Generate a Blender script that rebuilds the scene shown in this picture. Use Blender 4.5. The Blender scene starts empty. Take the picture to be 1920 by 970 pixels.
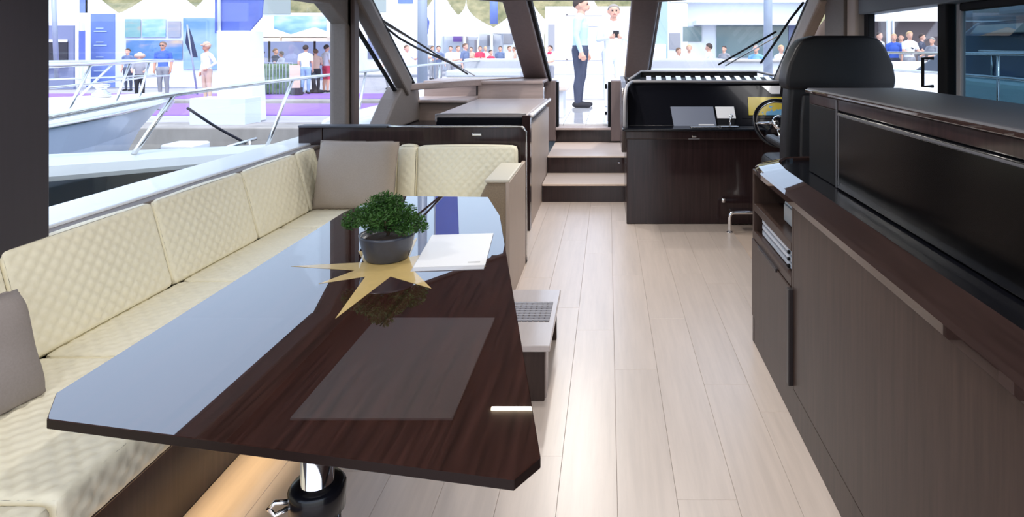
import bpy, bmesh, math, random
import numpy as np
from mathutils import Vector, Matrix, noise
random.seed(7)
S = bpy.context.scene
COL = S.collection

# ------------------------------------------------------------------ camera, world, sun, exposure
CAMH, F, VX, VY = 1.55, 1200.0, 1140.0, 93.0       # eye height, focal length in px, vanishing point of the cabin axis
cd = bpy.data.cameras.new('camera'); cam = bpy.data.objects.new('camera', cd); COL.objects.link(cam)
cam.location = (0, 0, CAMH); cam.rotation_euler = (math.pi/2, 0, 0)
cd.sensor_fit = 'HORIZONTAL'; cd.sensor_width = 36.0; cd.lens = 36.0*F/1920
cd.shift_x = -(VX-960)/1920; cd.shift_y = -(485-VY)/1920
cd.clip_start = 0.05; cd.clip_end = 600
S.camera = cam

W = bpy.data.worlds.new('world'); S.world = W; W.use_nodes = True
wn = W.node_tree.nodes; wl = W.node_tree.links; wn.clear()
sky = wn.new('ShaderNodeTexSky'); sky.sky_type = 'NISHITA'; sky.sun_disc = False
sky.sun_elevation = math.radians(58); sky.sun_rotation = math.radians(155); sky.dust_density = 2.5; sky.air_density = 1.0; sky.ozone_density = 1.2
mixw = wn.new('ShaderNodeMix'); mixw.data_type = 'RGBA'; mixw.inputs[0].default_value = 0.35
hz = wn.new('ShaderNodeRGB'); hz.outputs[0].default_value = (6.0, 6.6, 7.6, 1)
wl.new(sky.outputs[0], mixw.inputs[6]); wl.new(hz.outputs[0], mixw.inputs[7])
bg = wn.new('ShaderNodeBackground'); bg.inputs[1].default_value = 0.265
wl.new(mixw.outputs[2], bg.inputs[0])
wo = wn.new('ShaderNodeOutputWorld'); wl.new(bg.outputs[0], wo.inputs[0])

sd = bpy.data.lights.new('sun', 'SUN'); sd.energy = 0.8; sd.angle = math.radians(1.5); sd.color = (1, .96, .9)
sun = bpy.data.objects.new('sun', sd); COL.objects.link(sun)
sun.location = (4, -10, 20)
sun.rotation_euler = Vector((-0.30, 0.62, -1.15)).to_track_quat('-Z', 'Y').to_euler()

S.view_settings.view_transform = 'Standard'; S.view_settings.look = 'None'
S.view_settings.gamma = 1.0; S.view_settings.use_curve_mapping = False
S.view_settings.exposure = 0.85
S.cycles.max_bounces = 12; S.cycles.diffuse_bounces = 6; S.cycles.transparent_max_bounces = 24
S.cycles.sample_clamp_indirect = 6.0
S.cycles.caustics_reflective = False; S.cycles.caustics_refractive = False

# ------------------------------------------------------------------ materials
def srgb(r, g, b):
    f = lambda c: (c/255/12.92) if c/255 <= .04045 else ((c/255+.055)/1.055)**2.4
    return (f(r), f(g), f(b), 1)
MAT = {}
def mat(name, col, rough=.5, metal=0, coat=0, coat_rough=.03, ior=1.5, noise_amt=0, noise_scale=(8, 8, 8), bump=0, emit=0, rand=0, coat_ior=1.5, col2=None, detail=4, trans=0):
    if name in MAT: return MAT[name]
    m = bpy.data.materials.new(name); m.use_nodes = True; MAT[name] = m
    nt = m.node_tree; b = nt.nodes['Principled BSDF']
    if len(col) == 3: col = (*col, 1)
    b.inputs['Base Color'].default_value = col
    b.inputs['Roughness'].default_value = rough; b.inputs['Metallic'].default_value = metal
    b.inputs['IOR'].default_value = ior
    b.inputs['Coat Weight'].default_value = coat; b.inputs['Coat Roughness'].default_value = coat_rough; b.inputs['Coat IOR'].default_value = coat_ior
    if emit:
        b.inputs['Emission Color'].default_value = col; b.inputs['Emission Strength'].default_value = emit
    if noise_amt or bump or rand:
        tc = nt.nodes.new('ShaderNodeTexCoord'); mp = nt.nodes.new('ShaderNodeMapping'); mp.inputs['Scale'].default_value = noise_scale
        nz = nt.nodes.new('ShaderNodeTexNoise'); nz.inputs['Scale'].default_value = 1; nz.inputs['Detail'].default_value = detail; nz.inputs['Roughness'].default_value = .6
        oi = nt.nodes.new('ShaderNodeObjectInfo')
        vm = nt.nodes.new('ShaderNodeVectorMath'); vm.operation = 'ADD'
        sc = nt.nodes.new('ShaderNodeVectorMath'); sc.operation = 'SCALE'; sc.inputs[0].default_value = (13, 29, 7)
        nt.links.new(oi.outputs['Random'], sc.inputs['Scale'])
        nt.links.new(tc.outputs['Object'], mp.inputs[0]); nt.links.new(mp.outputs[0], vm.inputs[0]); nt.links.new(sc.outputs[0], vm.inputs[1])
        nt.links.new(vm.outputs[0], nz.inputs['Vector'])
        mx = nt.nodes.new('ShaderNodeMix'); mx.data_type = 'RGBA'
        c2 = col2 if col2 else tuple(c*(1-noise_amt) for c in col[:3])+(1,)
        if len(c2) == 3: c2 = (*c2, 1)
        mx.inputs[6].default_value = c2
        mx.inputs[7].default_value = col if col2 else tuple(min(1, c*(1+noise_amt)) for c in col[:3])+(1,)
        cr = nt.nodes.new('ShaderNodeMapRange'); cr.inputs[1].default_value = .3; cr.inputs[2].default_value = .7
        nt.links.new(nz.outputs[0], cr.inputs[0]); nt.links.new(cr.outputs[0], mx.inputs[0])
        out = mx.outputs[2]
        if rand:
            hs = nt.nodes.new('ShaderNodeHueSaturation')
            mr = nt.nodes.new('ShaderNodeMapRange'); mr.inputs[3].default_value = 1-rand; mr.inputs[4].default_value = 1+rand
            nt.links.new(oi.outputs['Random'], mr.inputs[0]); nt.links.new(mr.outputs[0], hs.inputs['Value']); nt.links.new(out, hs.inputs['Color']); out = hs.outputs[0]
        nt.links.new(out, b.inputs['Base Color'])
        if bump:
            bp = nt.nodes.new('ShaderNodeBump'); bp.inputs['Strength'].default_value = bump; bp.inputs['Distance'].default_value = .004
            nt.links.new(nz.outputs[0], bp.inputs['Height']); nt.links.new(bp.outputs[0], b.inputs['Normal'])
    return m
def glass_mat(name, tint, f0=.025):
    m = bpy.data.materials.new(name); m.use_nodes = True; MAT[name] = m
    nt = m.node_tree; nt.nodes.clear()
    o = nt.nodes.new('ShaderNodeOutputMaterial'); mx = nt.nodes.new('ShaderNodeMixShader'); lw = nt.nodes.new('ShaderNodeLayerWeight'); lw.inputs[0].default_value = .5     # Schlick reflectance of a thin pane, same from both sides
    pw_ = nt.nodes.new('ShaderNodeMath'); pw_.operation = 'POWER'; pw_.inputs[1].default_value = 5; nt.links.new(lw.outputs['Facing'], pw_.inputs[0])
    fr = nt.nodes.new('ShaderNodeMapRange'); fr.inputs[3].default_value = f0; fr.inputs[4].default_value = 1; nt.links.new(pw_.outputs[0], fr.inputs[0])
    t = nt.nodes.new('ShaderNodeBsdfTransparent'); t.inputs[0].default_value = (*tint, 1); g = nt.nodes.new('ShaderNodeBsdfGlossy'); g.inputs['Roughness'].default_value = 0
    nt.links.new(fr.outputs[0], mx.inputs[0]); nt.links.new(t.outputs[0], mx.inputs[1]); nt.links.new(g.outputs[0], mx.inputs[2]); nt.links.new(mx.outputs[0], o.inputs[0])
    return m
OAK = mat('oak_floor', srgb(212, 197, 186), .34, noise_amt=.07, noise_scale=(34, 2.2, 10), bump=.04, rand=.018, coat=1, coat_rough=.33, coat_ior=1.5)
GAP = mat('floor_joint', srgb(196, 178, 164), .7)
TREAD = mat('oak_tread', srgb(214, 196, 182), .35, noise_amt=.06, noise_scale=(3, 30, 10), bump=.03, coat=.25, coat_rough=.2)
WALNUT = mat('walnut_gloss', srgb(42, 28, 29), .4, ior=1.2, noise_amt=.35, noise_scale=(60, 60, 2.5), coat=.6, coat_rough=.08)
TABLEW = mat('table_lacquer', srgb(50, 29, 25), .6, noise_amt=.5, noise_scale=(70, 3.0, 20), ior=1.04, coat=1, coat_rough=.008, coat_ior=2.5)
CABW = mat('cabinet_veneer', srgb(59, 45, 40), .45, ior=1.22, noise_amt=.22, noise_scale=(50, 50, 3.5), coat=.2, coat_rough=.2)
TRIMGL = mat('edge_lacquer', srgb(50, 37, 35), .5, ior=1.05, noise_amt=.25, noise_scale=(40, 3, 40), coat=1, coat_rough=.015, coat_ior=1.9)
PALEW = mat('grey_oak', srgb(158, 144, 140), .4, noise_amt=.08, noise_scale=(30, 4, 30), coat=.3, coat_rough=.12)
TAUPEW = mat('taupe_oak', srgb(140, 124, 118), .45, noise_amt=.1, noise_scale=(4, 30, 40), coat=.2, coat_rough=.15)
CREAM = mat('cream_leather', srgb(243, 237, 214), .5, noise_amt=.03, noise_scale=(60, 60, 60), bump=.04)
TAUPE = mat('taupe_leather', srgb(122, 112, 106), .6, noise_amt=.06, noise_scale=(50, 50, 50), bump=.05)
POSTBR = mat('post_brown', srgb(98, 84, 82), .5, noise_amt=.08, noise_scale=(30, 30, 4))
DARKP = mat('dark_panel', srgb(52, 48, 56), .5, noise_amt=.06, noise_scale=(60, 60, 3))
ARMF = mat('arm_fabric', srgb(142, 126, 106), .8, noise_amt=.15, noise_scale=(120, 120, 120), bump=.1)
ARMS = mat('arm_side', srgb(176, 160, 148), .5, noise_amt=.06, noise_scale=(40, 40, 4))
PILLOW = mat('pillow_fabric', srgb(158, 146, 136), .75, noise_amt=.06, noise_scale=(160, 160, 160), bump=.12)
PILLOW2 = mat('pillow_grey_fabric', srgb(140, 132, 130), .75, noise_amt=.06, noise_scale=(160, 160, 160), bump=.12)
BLACKL = mat('black_leather', srgb(30, 30, 34), .42, ior=1.35, noise_amt=.08, noise_scale=(70, 70, 70), bump=.06)
BLACKG = mat('black_gloss', srgb(15, 16, 22), .22, ior=1.3, coat=.15, coat_rough=.05)
BLACKM = mat('black_matte', srgb(18, 18, 21), .6, ior=1.25)
SCREEN = mat('tv_screen', srgb(8, 8, 10), .18, ior=1.22)
GREYTOP = mat('charcoal_top', srgb(76, 78, 86), .5, noise_amt=.04, noise_scale=(90, 90, 90), bump=.03)
TRIMGREY = mat('grey_trim', srgb(140, 138, 142), .4)
CHROME = mat('chrome', (.8, .8, .82), .08, metal=1)
STEEL = mat('steel', (.72, .72, .72), .22, metal=1)
BRASS = mat('brass_inlay', srgb(205, 178, 116), .42, noise_amt=.05, noise_scale=(30, 30, 30), coat=.6, coat_rough=.03)
WHITE = mat('white_gelcoat', srgb(226, 230, 236), .3, coat=.3, coat_rough=.1)
HULL = mat('hull_white', srgb(228, 232, 248), .35, coat=.2, coat_rough=.05)
GREYGEL = mat('grey_gelcoat', srgb(186, 196, 202), .35)
TEAKDECK = mat('deck_tile', srgb(214, 216, 220), .12, coat=.6, coat_rough=.04)
CEIL = mat('ceiling_liner', srgb(60, 50, 46), .7, noise_amt=.04, noise_scale=(40, 40, 40))
CEILP = mat('ceiling_panel', srgb(196, 198, 202), .6)
PAPER = mat('paper', srgb(246, 246, 248), .35, coat=.2)
POT = mat('pot_glaze', srgb(58, 62, 76), .4, noise_amt=.12, noise_scale=(40, 40, 40), coat=.25, coat_rough=.2)
SOIL = mat('soil', srgb(62, 48, 40), .95, noise_amt=.4, noise_scale=(120, 120, 120), bump=.6)
LEAF = mat('leaf_green', srgb(58, 98, 40), .55, noise_amt=.5, noise_scale=(30, 30, 30))
BARK = mat('bark', srgb(70, 54, 40), .9, noise_amt=.3, noise_scale=(60, 60, 60))
LED = mat('led_lamp', (1, .86, .62), .4, emit=14)
WARMLED = mat('warm_led', (1, .70, .32), .4, emit=2)
GLASS = glass_mat('window_glass', (.97, .985, .99)); TINT = glass_mat('tinted_glass', (.32, .42, .47))
DKGLASS = mat('dark_glass', srgb(40, 54, 64), .08, coat=.6, coat_rough=.02)
PURPLE = mat('purple_carpet', srgb(140, 104, 190), .9, noise_amt=.05, noise_scale=(3, 3, 3))
QUAY = mat('quay_stone', srgb(168, 166, 172), .8, noise_amt=.1, noise_scale=(1.5, 1.5, 1.5))
CONC = mat('quay_concrete', srgb(150, 146, 142), .85, noise_amt=.2, noise_scale=(2, 2, 1))
WATER = mat('harbour_water', srgb(40, 66, 76), .08, bump=.5, noise_scale=(3, 3, 3))
TENT = mat('tent_canvas', srgb(224, 229, 236), .7)
BLUE = mat('show_blue', srgb(104, 128, 196), .6, noise_amt=.05, noise_scale=(3, 3, 3))
BLUE2 = mat('banner_blue', srgb(84, 102, 184), .6, noise_amt=.08, noise_scale=(2, 2, 2))
NAVY = mat('navy', srgb(46, 52, 84), .6)
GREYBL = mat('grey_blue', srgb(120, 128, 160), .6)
POLE = mat('pole_grey', srgb(150, 160, 178), .4, metal=.2)
PARASOL = mat('parasol_canvas', srgb(226, 208, 186), .8)
DARK = mat('dark_void', srgb(42, 42, 52), .7)
HILL = mat('scrub_hill', srgb(150, 142, 108), .95, noise_amt=.3, noise_scale=(.5, .5, .5), col2=srgb(92, 96, 66), bump=.5)
HEDGE = mat('hedge_leaf', srgb(96, 124, 84), .8, noise_amt=.4, noise_scale=(12, 12, 12), bump=.8)
GREYUP = mat('grey_upholstery', srgb(176, 178, 184), .7, noise_amt=.04, noise_scale=(40, 40, 40))

# ------------------------------------------------------------------ helpers
WL = {}                                               # world position of every object's origin
def wpos(o): return WL.get(o.name, Vector((0, 0, 0)))
def link(o, parent, origin):
    COL.objects.link(o); WL[o.name] = Vector(origin)
    if parent is not None:
        o.parent = parent; o.location = Vector(origin)-wpos(parent)
    else: o.location = origin
    return o
def meta(o, label=None, cat=None, group=None, kind=None):
    if label: o['label'] = label
    if cat: o['category'] = cat
    if group: o['group'] = group
    if kind: o['kind'] = kind
    return o
def thing(name, loc, label, cat, group=None):
    o = bpy.data.objects.new(name, None); o.empty_display_size = .1
    link(o, None, loc); return meta(o, label, cat, group)
def struct(name, loc=(0, 0, 0)):
    o = bpy.data.objects.new(name, None); o.empty_display_size = .1
    link(o, None, loc); o['kind'] = 'structure'; return o
def mk(name, verts, faces, m, parent=None, smooth=False, origin=None):
    v = np.array(verts, dtype=float)
    if origin is None:
        lo, hi = v.min(0), v.max(0); origin = ((lo[0]+hi[0])/2, (lo[1]+hi[1])/2, lo[2])
    me = bpy.data.meshes.new(name); me.from_pydata((v-np.array(origin)).tolist(), [], faces)
    bm = bmesh.new(); bm.from_mesh(me); bmesh.ops.recalc_face_normals(bm, faces=bm.faces[:]); bm.to_mesh(me); bm.free()
    if smooth:
        me.polygons.foreach_set('use_smooth', [True]*len(me.polygons))
    me.materials.append(m)
    return link(bpy.data.objects.new(name, me), parent, origin)
def bmk(name, bm, m, parent=None, smooth=False):
    vs = [tuple(v.co) for v in bm.verts]; bm.verts.index_update()
    fs = [[v.index for v in f.verts] for f in bm.faces]; bm.free()
    return mk(name, vs, fs, m, parent, smooth)
def bevel_bm(bm, w, seg=2, ang=.6):
    if w <= 0: return
    es = [e for e in bm.edges if len(e.link_faces) == 2 and e.calc_face_angle(0) > ang]
    bmesh.ops.bevel(bm, geom=es, offset=w, segments=seg, affect='EDGES', profile=.5, clamp_overlap=True)
def box_bm(x0, x1, y0, y1, z0, z1):
    bm = bmesh.new(); bmesh.ops.create_cube(bm, size=1)
    for v in bm.verts: v.co = Vector(((x0+x1)/2+v.co.x*(x1-x0), (y0+y1)/2+v.co.y*(y1-y0), (z0+z1)/2+v.co.z*(z1-z0)))
    return bm
def box(name, x0, x1, y0, y1, z0, z1, m, parent=None, bev=.004, seg=2):
    bm = box_bm(x0, x1, y0, y1, z0, z1); bevel_bm(bm, bev, seg); return bmk(name, bm, m, parent)
def prism(name, pts, ext, m, parent=None, bev=0, seg=2):
    """pts: planar 3D polygon, ext: extrusion vector"""
    n = len(pts); e = Vector(ext); bm = bmesh.new()
    a = [bm.verts.new(Vector(p)) for p in pts]; b = [bm.verts.new(Vector(p)+e) for p in pts]
    bm.faces.new(a); bm.faces.new(b[::-1])
    for i in range(n): bm.faces.new((a[i], b[i], b[(i+1) % n], a[(i+1) % n]))
    bmesh.ops.recalc_face_normals(bm, faces=bm.faces[:]); bevel_bm(bm, bev, seg); return bmk(name, bm, m, parent)
def slab(name, quad, th, m, parent=None, bev=0):
    q = [Vector(p) for p in quad]; n = (q[1]-q[0]).cross(q[-1]-q[0]).normalized()
    return prism(name, q, n*th, m, parent, bev)
def beam(name, p0, p1, w, d, m, parent=None, up=(0, 0, 1), bev=.008, w1=None):
    """rectangular bar: w across, d deep"""
    p0, p1 = Vector(p0), Vector(p1); t = (p1-p0).normalized(); s = t.cross(Vector(up)).normalized(); n = s.cross(t)
    w1 = w if w1 is None else w1; V = []
    for p, ww in ((p0, w), (p1, w1)):
        for a, b in ((-1, -1), (1, -1), (1, 1), (-1, 1)): V.append(p+s*a*ww/2+n*b*d/2)
    bm = bmesh.new(); vs = [bm.verts.new(v) for v in V]
    for f in ((0, 1, 2, 3), (7, 6, 5, 4), (0, 4, 5, 1), (1, 5, 6, 2), (2, 6, 7, 3), (3, 7, 4, 0)): bm.faces.new([vs[i] for i in f])
    bmesh.ops.recalc_face_normals(bm, faces=bm.faces[:]); bevel_bm(bm, bev); return bmk(name, bm, m, parent)
def tube_vf(pts, r, seg=10, closed=False, flat=1.0):
    P = [Vector(p) for p in pts]; n = len(P); V = []; Fc = []
    rr = r if isinstance(r, (list, tuple)) else [r]*n
    ref = None
    for i in range(n):
        t = (P[(i+1) % n]-P[i-1]) if (closed or 0 < i < n-1) else (P[1]-P[0] if i == 0 else P[-1]-P[-2])
        t.normalize()
        if ref is None:
            ref = Vector((0, 0, 1)) if abs(t.z) < .9 else Vector((1, 0, 0))
        s = t.cross(ref).normalized(); u = s.cross(t).normalized(); ref = u
        for k in range(seg):
            a = 2*math.pi*k/seg; V.append(P[i]+(s*math.cos(a)+u*math.sin(a)*flat)*rr[i])
    for i in range(n if closed else n-1):
        j = (i+1) % n
        for k in range(seg): Fc.append((i*seg+k, i*seg+(k+1) % seg, j*seg+(k+1) % seg, j*seg+k))
    if not closed: Fc.append(tuple(range(seg))[::-1]); Fc.append(tuple((n-1)*seg+k for k in range(seg)))
    return V, Fc
def tube(name, pts, r, m, parent=None, seg=10, closed=False, flat=1.0):
    V, Fc = tube_vf(pts, r, seg, closed, flat); return mk(name, V, Fc, m, parent, True)
def smooth_path(pts, k=6):
    P = [Vector(p) for p in pts]; P = [P[0]*2-P[1]]+P+[P[-1]*2-P[-2]]; out = []
    for i in range(1, len(P)-2):
        for j in range(k):
            t = j/k; a, b, c, d = P[i-1:i+3]
            out.append(.5*((2*b)+(c-a)*t+(2*a-5*b+4*c-d)*t*t+(3*b-a-3*c+d)*t**3))
    out.append(P[-2]); return out
def lathe(name, prof, c, m, parent=None, seg=32):
    V = []; Fc = []; n = len(prof)
    for r, z in prof:
        for k in range(seg):
            a = 2*math.pi*k/seg; V.append((c[0]+r*math.cos(a), c[1]+r*math.sin(a), c[2]+z))
    for i in range(n-1):
        for k in range(seg): Fc.append((i*seg+k, i*seg+(k+1) % seg, (i+1)*seg+(k+1) % seg, (i+1)*seg+k))
    Fc.append(tuple(range(seg))); Fc.append(tuple((n-1)*seg+k for k in range(seg)))
    return mk(name, V, Fc, m, parent, True)
def cushion(name, size, M, m, parent=None, r=.03, faces='', res=.012, pitch=.06, amp=.0045, puff=.012):
    """rounded box in local axes (x,y,z centred), quilted on the named faces ('+z' etc.), then placed by matrix M"""
    h = np.array(size)/2; V = []; Fc = []
    for ax in range(3):
        u, v = [(1, 2), (2, 0), (0, 1)][ax]
        for sg in (-1, 1):
            q = ('+' if sg > 0 else '-')+'xyz'[ax] in faces
            nu = max(6, int(size[u]/(res if q else .035))); nv = max(6, int(size[v]/(res if q else .035)))
            if not q: nu, nv = max(nu, 6), max(nv, 6)
            tu = np.linspace(-1, 1, nu+1); tv = np.linspace(-1, 1, nv+1); base = len(V)
            for a in tu:
                for b in tv:
                    p = np.zeros(3); p[ax] = sg*h[ax]; p[u] = a*h[u]; p[v] = b*h[v]
                    c = np.clip(p, -(h-r), h-r); d = p-c; L = np.linalg.norm(d)
                    nrm = d/L if L > 1e-9 else np.eye(3)[ax]*sg
                    pp = c+nrm*r
                    bulge = puff*(1-(pp[u]/h[u])**2)*(1-(pp[v]/h[v])**2)
                    off = max(0, bulge)
                    if q:
                        s1 = ((pp[u]+pp[v])/pitch) % 1; s2 = ((pp[u]-pp[v])/pitch) % 1
                        d1 = min(s1, 1-s1); d2 = min(s2, 1-s2); dm = min(d1, d2)
                        e = min(1, min(h[u]-abs(pp[u]), h[v]-abs(pp[v]))/.03); e = max(0, e)
                        off += amp*e*((1-math.exp(-(dm/.12)**2))-1)
                    pp = pp+np.eye(3)[ax]*sg*off
                    V.append(pp)
            for i in range(nu):
                for j in range(nv):
                    a = base+i*(nv+1)+j; Fc.append((a, a+nv+1, a+nv+2, a+1))
    Mm = np.array(M); V = np.array(V)@Mm[:3, :3].T+Mm[:3, 3]
    bm = bmesh.new(); vs = [bm.verts.new(p) for p in V]
    for f in Fc: bm.faces.new([vs[i] for i in f])
    bmesh.ops.remove_doubles(bm, verts=bm.verts[:], dist=.0012)
    return bmk(name, bm, m, parent, True)
def place(loc, rx=0, ry=0, rz=0):
    return Matrix.Translation(loc) @ Matrix.Rotation(math.radians(rz), 4, 'Z') @ Matrix.Rotation(math.radians(ry), 4, 'Y') @ Matrix.Rotation(math.radians(rx), 4, 'X')
def at(px, py, Y): return Vector(((px-VX)*Y/F, Y, CAMH-(py-VY)*Y/F))
def on_plane(px, py, p0, n):
    d = Vector(((px-VX)/F, 1, -(py-VY)/F)); o = Vector((0, 0, CAMH)); n = Vector(n)
    return o+d*((Vector(p0)-o).dot(n)/d.dot(n))

# ------------------------------------------------------------------ the setting: cabin shell
floor = box('floor', -2.2, 1.9, -1.2, 6.6, -.06, -.012, GAP, None, 0); floor['kind'] = 'structure'
PW, X0 = .206, -1.41
row = 0
for i in range(14):
    x = X0+i*PW
    y = -.3-random.random()*1.2
    if x > 1.0: break
    while y < 6.5:
        L = 1.25+random.random()*.35
        y1 = min(y+L, 6.52)
        if y1 > .2 and y1-y > .06:
            box('plank', x+.0004, x+PW-.0004, y+.0004, y1-.0004, -.014, 0, OAK, floor, .0008, 1)
        y += L

ceiling = prism('ceiling', [(-2.08, -.7, 2.05), (-2.08, 5.12, 2.05), (-1.1, 6.56, 2.05), (.52, 6.56, 2.05), (1.82, 5.12, 2.05), (1.82, -.7, 2.05)], (0, 0, .1), CEIL); ceiling['kind'] = 'structure'
sk = box('skylight_panel', -1.80, -.88, 3.62, 4.98, 2.035, 2.052, CEILP, ceiling, .004)
FILL_LENS = mat('fill_lamp_lens', (1, .95, .88), .4, emit=2.5)
for xx, yys in ((-.15, (.4, 1.7, 3.0, 4.3)), (.55, (.4, 1.7, 3.0, 4.3)), (-.28, (5.0, 5.6, 6.2))):  # added fill lamps, out of view, that lift the cabin brightness
    for yy in yys:
        rg_ = lathe('fill_lamp', [(.0, 0), (.05, 0), (.055, .012), (.0, .012)], (xx, yy, 2.04), STEEL, ceiling, 20)
        lathe('lens', [(.0, 0), (.04, 0), (.04, .004), (.0, .004)], (xx, yy, 2.037), FILL_LENS, rg_, 20)
        dl = bpy.data.lights.new('fill_lamp_beam', 'AREA'); dl.shape = 'DISK'; dl.size = .09; dl.energy = 3.2 if yy < 4.5 else 5.5; dl.color = (1, .95, .89); dl.spread = math.radians(165)
        do = bpy.data.objects.new('fill_lamp_beam', dl); COL.objects.link(do); do.location = (xx, yy, 2.03)
for yy in (.6, 1.9):  # two more added fill lamps on the sofa side
    rg_ = lathe('fill_lamp', [(.0, 0), (.05, 0), (.055, .012), (.0, .012)], (-1.5, yy, 2.04), STEEL, ceiling, 20)
    dl = bpy.data.lights.new('fill_lamp_beam', 'AREA'); dl.shape = 'DISK'; dl.size = .09; dl.energy = 3.4; dl.color = (1, .95, .89); dl.spread = math.radians(165)
    do = bpy.data.objects.new('fill_lamp_beam', dl); COL.objects.link(do); do.location = (-1.5, yy, 2.03)
ck = box('cockpit_floor', -2.2, 1.9, -4.5, -1.2, -.06, -.01, TREAD, None, 0); ck['kind'] = 'structure'

# left side wall
wl_ = struct('wall_left', (-2.15, 3.2, 0))
box('lower_wall', -2.2, -2.13, -.6, 6.35, 0, .84, TAUPEW, wl_)
box('sill_trim', -2.17, -2.085, .3, 5.35, .838, .86, TAUPE, wl_, .006)
box('sill', -2.42, -2.15, .3, 6.9, .80, .872, WHITE, wl_, .01)
box('header', -2.19, -2.05, -.6, 4.72, 1.89, 2.06, TAUPE, wl_, .01)
prism('header_knee', [(-2.19, 4.5, 1.89), (-2.19, 4.72, 1.91), (-2.19, 5.12, 1.72), (-2.19, 5.3, 1.72), (-2.19, 5.3, 2.06), (-2.19, 4.5, 2.06)], (.13, 0, 0), TAUPE, wl_, .008)
box('pillar', -2.2, -2.06, 5.05, 5.22, .86, 2.04, TAUPE, wl_, .02, 3)
box('pillar_facing', -2.055, -2.02, 5.10, 5.2, .86, 2.04, POSTBR, wl_, .008)
box('panel', -2.13, -2.075, .3, 2.38, .832, 2.05, DARKP, wl_, .008)
beam('a_pillar', (-2.02, 6.42, 1.16), (-2.05, 5.2, 2.02), .1, .19, TAUPE, wl_, (0, .6, .8), .02)
beam('a_pillar_seal', (-2.0, 6.55, 1.19), (-2.03, 5.32, 2.05), .06, .03, BLACKM, wl_, (0, .6, .8), .006)
beam('quarter_seal', (-2.06, 6.24, 1.12), (-2.09, 5.24, 1.78), .03, .03, BLACKM, wl_, (0, .6, .8), .006)
prism('pillar_shroud', [(-2.16, 5.75, .86), (-2.16, 6.05, 1.08), (-2.16, 6.25, 1.185), (-2.16, 6.75, 1.19), (-2.16, 6.9, .8), (-2.16, 5.75, .8)], (.16, 0, 0), TAUPE, wl_, .02, 3)
w1 = struct('window_1', (-2.17, 3.7, .87))
prism('pane', [(-2.165, 2.3, .85), (-2.165, 5.1, .85), (-2.165, 5.1, 1.76), (-2.165, 4.72, 1.96), (-2.165, 2.3, 1.96)], (.008, 0, 0), GLASS, w1)
w2 = struct('window_2', (-2.15, 5.7, .87))
prism('pane', [(-2.15, 5.2, .85), (-2.15, 6.6, .85), (-2.15, 6.4, 1.1), (-2.15, 5.2, 1.95)], (.008, 0, 0), GLASS, w2)

# right side wall
wr = struct('wall_right', (1.87, 3.2, 0))
box('lower_wall', 1.83, 1.9, -.6, 6.4, 0, .95, TAUPEW, wr)
box('sill', 1.83, 2.1, -.6, 6.6, .93, .985, WHITE, wr, .01)
box('header', 1.80, 1.93, -.6, 4.95, 1.80, 2.06, mat('header_grey', srgb(104, 110, 118), .5), wr, .01)
box('pillar', 1.78, 1.92, 4.60, 4.78, .95, 2.04, ARMS, wr, .02, 3)
box('pillar_facing', 1.76, 1.79, 4.78, 5.2, .95, 2.04, TAUPE, wr, .008)
box('pillar_seal', 1.83, 1.88, 4.5, 4.58, .95, 1.82, BLACKM, wr, .008)
beam('a_pillar', (1.72, 6.42, 1.16), (1.75, 5.2, 2.02), .1, .2, ARMS, wr, (0, .6, .8), .02)
beam('a_pillar_seal', (1.70, 6.55, 1.19), (1.72, 5.32, 2.05), .06, .03, BLACKM, wr, (0, .6, .8), .006)
prism('pillar_lining', [(1.84, 5.0, .9), (1.84, 6.5, .9), (1.84, 6.45, 1.18), (1.84, 5.6, 1.75), (1.84, 5.0, 1.98)], (.03, 0, 0), ARMS, wr, .005)
w3 = struct('window_3', (1.87, 4.0, .95))
box('pane', 1.866, 1.874, 3.62, 4.52, .97, 1.82, GLASS, w3, 0)
w4 = struct('window_4', (1.87, 2.0, .95))
box('pane', 1.90, 1.908, -.5, 3.5, .97, 1.80, TINT, w4, 0)
box('frame', 1.85, 1.91, 3.50, 3.60, .96, 1.82, BLACKM, w4, .012, 3)
box('frame', 1.885, 1.915, 3.42, 3.47, .96, 1.80, TRIMGREY, w4, .008)
box('frame', 1.885, 1.92, -.5, 3.44, 1.755, 1.80, BLACKM, w4, .008)
hd = tube('handle', [(1.86, 3.66, 1.34), (1.80, 3.66, 1.34), (1.80, 3.66, 1.50), (1.86, 3.66, 1.50)], .010, BLACKM, w3, 8)

# windshield, posts and centre door
ws = struct('window_5', (-.3, 7.4, 1.2))
WLQ = [(-2.0, 6.42, 1.20), (-.98, 8.08, 1.21), (-1.06, 6.56, 2.05), (-2.03, 5.2, 2.05)]
WRQ = [(.45, 8.08, 1.21), (1.70, 6.42, 1.20), (1.73, 5.2, 2.05), (.47, 6.56, 2.05)]
slab('pane', WLQ, .008, GLASS, ws); slab('pane', WRQ, .008, GLASS, ws)
beam('sill', (-2.06, 6.42, 1.17), (-.9, 8.12, 1.18), .06, .07, TAUPEW, ws, (0, 0, 1), .01)
beam('sill', (.45, 8.12, 1.18), (1.78, 6.42, 1.17), .06, .07, TAUPEW, ws, (0, 0, 1), .01)
beam('top_rail', (-2.03, 5.2, 2.06), (-1.06, 6.54, 2.06), .06, .05, TAUPE, ws); beam('top_rail', (-1.2, 6.56, 2.09), (.6, 6.56, 2.09), .06, .05, TAUPE, ws); beam('top_rail', (.5, 6.54, 2.06), (1.75, 5.2, 2.06), .06, .05, TAUPE, ws)
dr = struct('door_1', (-.3, 8.1, .565))
beam('post', (-.885, 8.1, 1.10), (-.955, 6.5, 2.09), .29, .08, POSTBR, dr, (0, .53, .85), .02, w1=.25)
beam('post', (.335, 8.1, 1.10), (.38, 6.5, 2.09), .27, .08, POSTBR, dr, (0, .53, .85), .02, w1=.28)
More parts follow.
